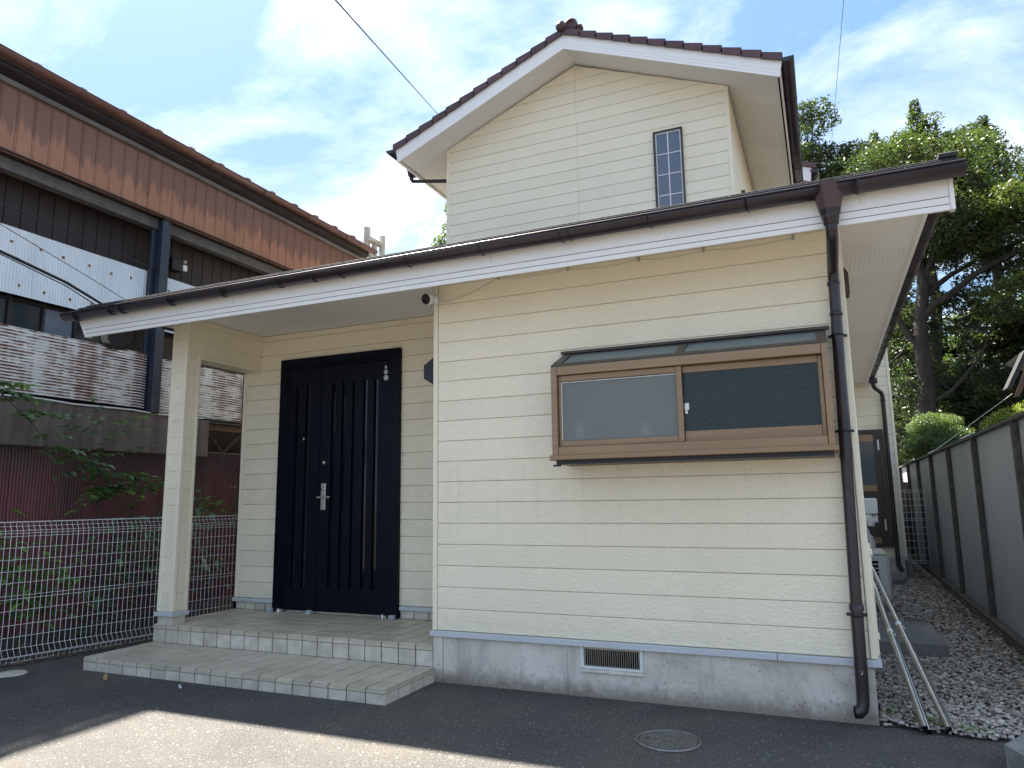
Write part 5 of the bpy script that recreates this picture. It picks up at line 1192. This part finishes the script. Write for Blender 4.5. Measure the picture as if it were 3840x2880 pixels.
# slim grey half-bare tree left of the trunk
tree('slender_tree', 'slim half-bare grey tree against the rear wall corner', (4.1, 13, 0), [(4.1, 13, 0), (4.15, 13, 2), (4.05, 13, 4), (4.2, 13, 5.6)], .045,
     blob_clumps((4.2, 13.2, 3.6), (.5, .5, 1.8), 26, (.18, .34), 240), .07, 'leaf_dark', extra=[([(4.1, 13, 2), (4.5, 13, 2.9), (4.6, 13, 3.6)], .02, .008), ([(4.1, 13, 2.6), (3.9, 13, 3.4)], .015, .006), ([(4.1, 13, 3.0), (4.5, 13, 3.3)], .015, .006)])
wood = leaf_cloud('far_wood', [(x, 32+random.uniform(-2, 2), random.uniform(1.5, 6)) for x in np.arange(-2, 34, .9) for _ in range(4)], [(1.5, 1.2, 1.3)]*160, [260]*160, .28, 'leaf_dark'); struct(wood, 'stuff')
# extra trees outside the frame to the right keep the boundary closed
tree('broadleaf_tree', 'leafy tree past the right edge of the view', (12.5, 17, 0), [(12.5, 17, 0), (12.4, 17, 5), (12.3, 17, 9)], .2, blob_clumps((12.5, 17, 6), (2.8, 2, 2.6), 40, (.6, 1), 200), .16, 'leaf_tree')
# climber beside the upper-left downpipe (far tree)
tree('small_tree', 'pale leafy treetop peeping out beside the upper left downpipe', (-6.3, 12, 0), [(-6.3, 12, 0), (-6.3, 12, 5), (-6.3, 12, 8.6)], .06,
     [((-6.62, 12, 8.15), (.34, .3, .22), 150), ((-6.5, 12, 8.4), (.3, .3, .2), 120), ((-6.3, 12, 8.75), (.3, .3, .3), 110), ((-6.42, 12, 9.3), (.12, .1, .25), 50), ((-6.38, 12, 10.1), (.10, .1, .2), 26), ((-6.2, 12, 8.0), (.5, .4, .4), 200)], .11, 'leaf_topiary', group=None)
# topiary domes
def topiary(label, c, r, mat, size=.035, n=9000):
    t = thing('topiary_shrub', label, 'shrub', (c[0], c[1], 0), 'clipped shrubs above the fence top')
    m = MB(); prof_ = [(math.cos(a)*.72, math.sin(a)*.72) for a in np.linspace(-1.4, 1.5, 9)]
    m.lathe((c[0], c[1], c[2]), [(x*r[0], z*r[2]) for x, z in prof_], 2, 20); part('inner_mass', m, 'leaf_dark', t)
    part('stem', MB().tube([(c[0], c[1], 0), (c[0], c[1], c[2])], .05, 8), 'bark', t)
    cs = []; rr = []; cn = []
    for i in range(170):
        d = np.array([random.gauss(0, 1) for _ in range(3)]); d /= np.linalg.norm(d); cs.append(tuple(np.array(c)+d*np.array(r)*random.uniform(.86, .97))); rr.append((.15, .15, .09)); cn.append(n//110)
    leaf_cloud('foliage', cs, rr, cn, size, mat, t, flat=.3); return t
topiary('upper clipped shrub tier, olive green, behind the far end of the fence', (4.80, 12.0, 2.64), (.43, .42, .22), 'leaf_topiary')
topiary('large clipped green shrub dome below the olive one, rising over the fence', (4.84, 11.6, 2.08), (.74, .60, .52), 'leaf_topiary', .04, 14000)
topiary('bright yellow green clipped shrub near the right edge over the fence', (5.95, 9.0, 2.20), (.85, .7, .50), 'leaf_yellow', .04, 14000)
# gate roof at the right edge
gr = thing('gate_roof', 'corner of a small tiled roof with brown barge board at the right edge', 'roofed gate', (6.3, 9.4, 0))
part('roof_slope', MB().prism([(5.50, 2.96), (5.80, 3.56), (5.86, 3.56), (5.56, 2.94)], 1, 9.0, 9.35), 'roof_edge_black', gr)
part('roof_top', MB().prism([(5.80, 3.565), (6.6, 3.20), (6.6, 3.15), (5.83, 3.52)], 1, 8.97, 10.4), 'gate_tile', gr)
part('barge_board', MB().prism([(5.57, 2.80), (5.64, 2.80), (5.93, 3.42), (5.86, 3.48)], 1, 8.96, 9.0), 'wood_brown', gr)
part('wall_panel', MB().box(5.86, 6.6, 9.1, 9.13, 0, 3.1), 'wood_brown', gr); part('beam', MB().box(5.70, 6.6, 9.04, 9.12, 2.98, 3.08), 'wood_brown', gr)
o = part('guy_wire', MB().tube([(4.33, 8.4, 1.97), (5.56, 9.0, 2.86)], .0045, 6), 'disc_cream'); tag(o, 'pale taut cord running from the fence top up to the gate roof', 'cord')

# saplings and shrubs in front of the red wall, every large leaf its own object
leaf_mesh = {}
for nm in ('leaf_sapling', 'leaf_lime', 'leaf_bush', 'leaf_dark'):
    vs, fs = leafshape(1, .55, 5, .18); me = MB().add(vs, fs, True).mesh('leaf', nm); leaf_mesh[nm] = me
def put_leaf(parent, p, yaw_, tilt, s_, mat):
    o = link('leaf', leaf_mesh[mat], parent, p); o.rotation_euler = (tilt, random.uniform(-.25, .25), yaw_); o.scale = (s_, s_, s_)
def sprig(parent, pts, n, s_, mat, r=.004, tip=None):
    q = [Vector(p) for p in pts]; part('stem', MB().tube(q, r, 6, r_end=r*.4), 'twig', parent)
    L_ = [(q[i+1]-q[i]).length for i in range(len(q)-1)]; tot = sum(L_)
    for i in range(n):
        d = tot*(i+1)/(n+.3); k = 0
        while k < len(L_)-1 and d > L_[k]: d -= L_[k]; k += 1
        p = q[k].lerp(q[k+1], min(1, d/L_[k])); dirv = (q[k+1]-q[k]).normalized(); yw = math.atan2(-dirv.x, dirv.y)
        put_leaf(parent, p, yw+(1 if i % 2 else -1)*random.uniform(.7, 1.3), random.uniform(-.35, .15), s_*random.uniform(.75, 1.15), mat)
sa = thing('sapling', 'slender sapling with fan-shaped leafy sprays in front of the red sheets', 'sapling', (-4.2, .55, 0))
stem = [(-4.2, .62, 0), (-4.2, .58, .9), (-4.2, .42, 1.25), (-4.2, .36, 1.50)]
sprig(sa, stem, 3, .07, 'leaf_sapling', .012)
sprig(sa, [(-4.2, .38, 1.45), (-4.2, .33, 1.75), (-4.2, .42, 1.9), (-4.19, .40, 2.15), (-4.2, .30, 2.42)], 18, .12, 'leaf_sapling', .005)
for sgn in (1, -1):
    for z in (1.78, 2.0, 2.12):
        sprig(sa, [(-4.2, .40, z), (-4.15, .40+sgn*.25, z+.07), (-4.12, .40+sgn*.5, z+.10+.05*sgn)], 9, .125, 'leaf_sapling', .003)
for i in range(13):
    a = random.uniform(-.25, 1.0); z = 1.40+random.uniform(-.1, .22)
    sprig(sa, [(-4.2, .38, z), (-4.12, .38+a*.4, z+.05), (-4.05+random.uniform(-.1, .1), .38+a*.9, z+.06+random.uniform(-.05, .05))], 10, .125, 'leaf_sapling', .003)
sprig(sa, [(-4.15, .34, 1.45), (-4.0, .22, 1.42), (-3.92, .05, 1.33), (-3.90, -.02, 1.22)], 7, .12, 'leaf_lime', .003)
sprig(sa, [(-4.12, .42, 1.45), (-3.98, .52, 1.44), (-3.9, .66, 1.36)], 5, .12, 'leaf_lime', .003)
sb_ = thing('sapling', 'arching sapling with grey green leaf sprays entering from the left edge', 'sapling', (-4.15, -1.2, 0))
sprig(sb_, [(-4.2, .10, .0), (-4.2, .0, 1.1), (-4.2, -.05, 1.75), (-4.15, -.35, 2.05), (-4.1, -.75, 2.35)], 10, .085, 'leaf_sapling', .010)
for i in range(18):
    y = -.95+i*.065; z = 2.42-i*.055+random.uniform(-.12, .12); sprig(sb_, [(-4.12, y, z-.05), (-4.05, y+.16, z+.02), (-4.0, y+.32, z-.01)], 9, .12, 'leaf_sapling', .003)
for (lb, cs_, n_, mt, s_) in (('bright green leafy bush behind the mesh at the left edge', [(-3.82, -.66, .78), (-3.8, -.62, .60), (-3.8, -.52, .38), (-3.8, -.40, .62), (-3.8, -.30, .50), (-3.82, -.72, .95), (-3.8, -.18, .66)], 34, 'leaf_bush', .115),
                              ('dark leafy shrub behind the middle of the mesh fence', [(-3.95, .50, .92), (-3.95, .80, .52), (-3.95, .30, .30), (-3.95, .96, .74), (-3.95, .70, 1.08), (-3.9, 1.2, .60), (-3.95, .55, .62), (-3.95, 1.15, .95)], 40, 'leaf_sapling', .125),
                              ('dark shrub with drooping hand-shaped leaves behind the porch post', [(-4.1, 1.7, 1.25), (-4.1, 2.0, 1.2), (-4.1, 1.5, .9), (-3.9, 1.45, 1.22), (-4.0, 2.35, 1.12), (-4.0, 1.8, .6)], 24, 'leaf_sapling', .13)):
    b = thing('bush', lb, 'bush', (cs_[0][0], cs_[0][1], 0))
    for c_ in cs_:
        base = Vector((c_[0]-.05, sum(q[1] for q in cs_)/len(cs_), 0)); part('stem', MB().tube([base, base.lerp(Vector(c_), .6)+Vector((0, 0, .05)), c_], .006, 6, r_end=.003), 'twig', b)
        for i in range(n_):
            p = Vector(c_)+Vector((random.gauss(0, .07), random.gauss(0, .13), random.gauss(0, .11))); put_leaf(b, p, random.uniform(0, 6.28), random.uniform(-.6, .3), s_*random.uniform(.7, 1.2), mt)
# small weeds at the gravel edge
for i, (x, y, s_, lb) in enumerate(((2.93, .16, .04, 'weed tuft in the gravel right beside the house corner'), (3.05, .02, .035, 'weed tuft under the left laundry pole feet'), (3.17, .03, .05, 'bright green weed between the two pairs of pole feet'), (3.30, -.03, .035, 'low weed just right of the pole feet'), (3.38, -.02, .03, 'smallest weed at the gravel edge near the stone block'), (3.95, 1.9, .05, 'weed at the foot of the grey fence'))):
    t = thing('weed', lb, 'weed', (x, y, 0), 'weeds along the gravel')
    for k in range(14): put_leaf(t, (x+random.gauss(0, s_*.6), y+random.gauss(0, s_*.6), .025+random.random()*s_*.9), random.uniform(0, 6.28), random.uniform(.0, .8), s_*random.uniform(.5, 1), 'leaf_bush' if i != 2 else 'leaf_lime')

sc.cycles.use_denoising = True
sc.cycles.max_bounces = 6
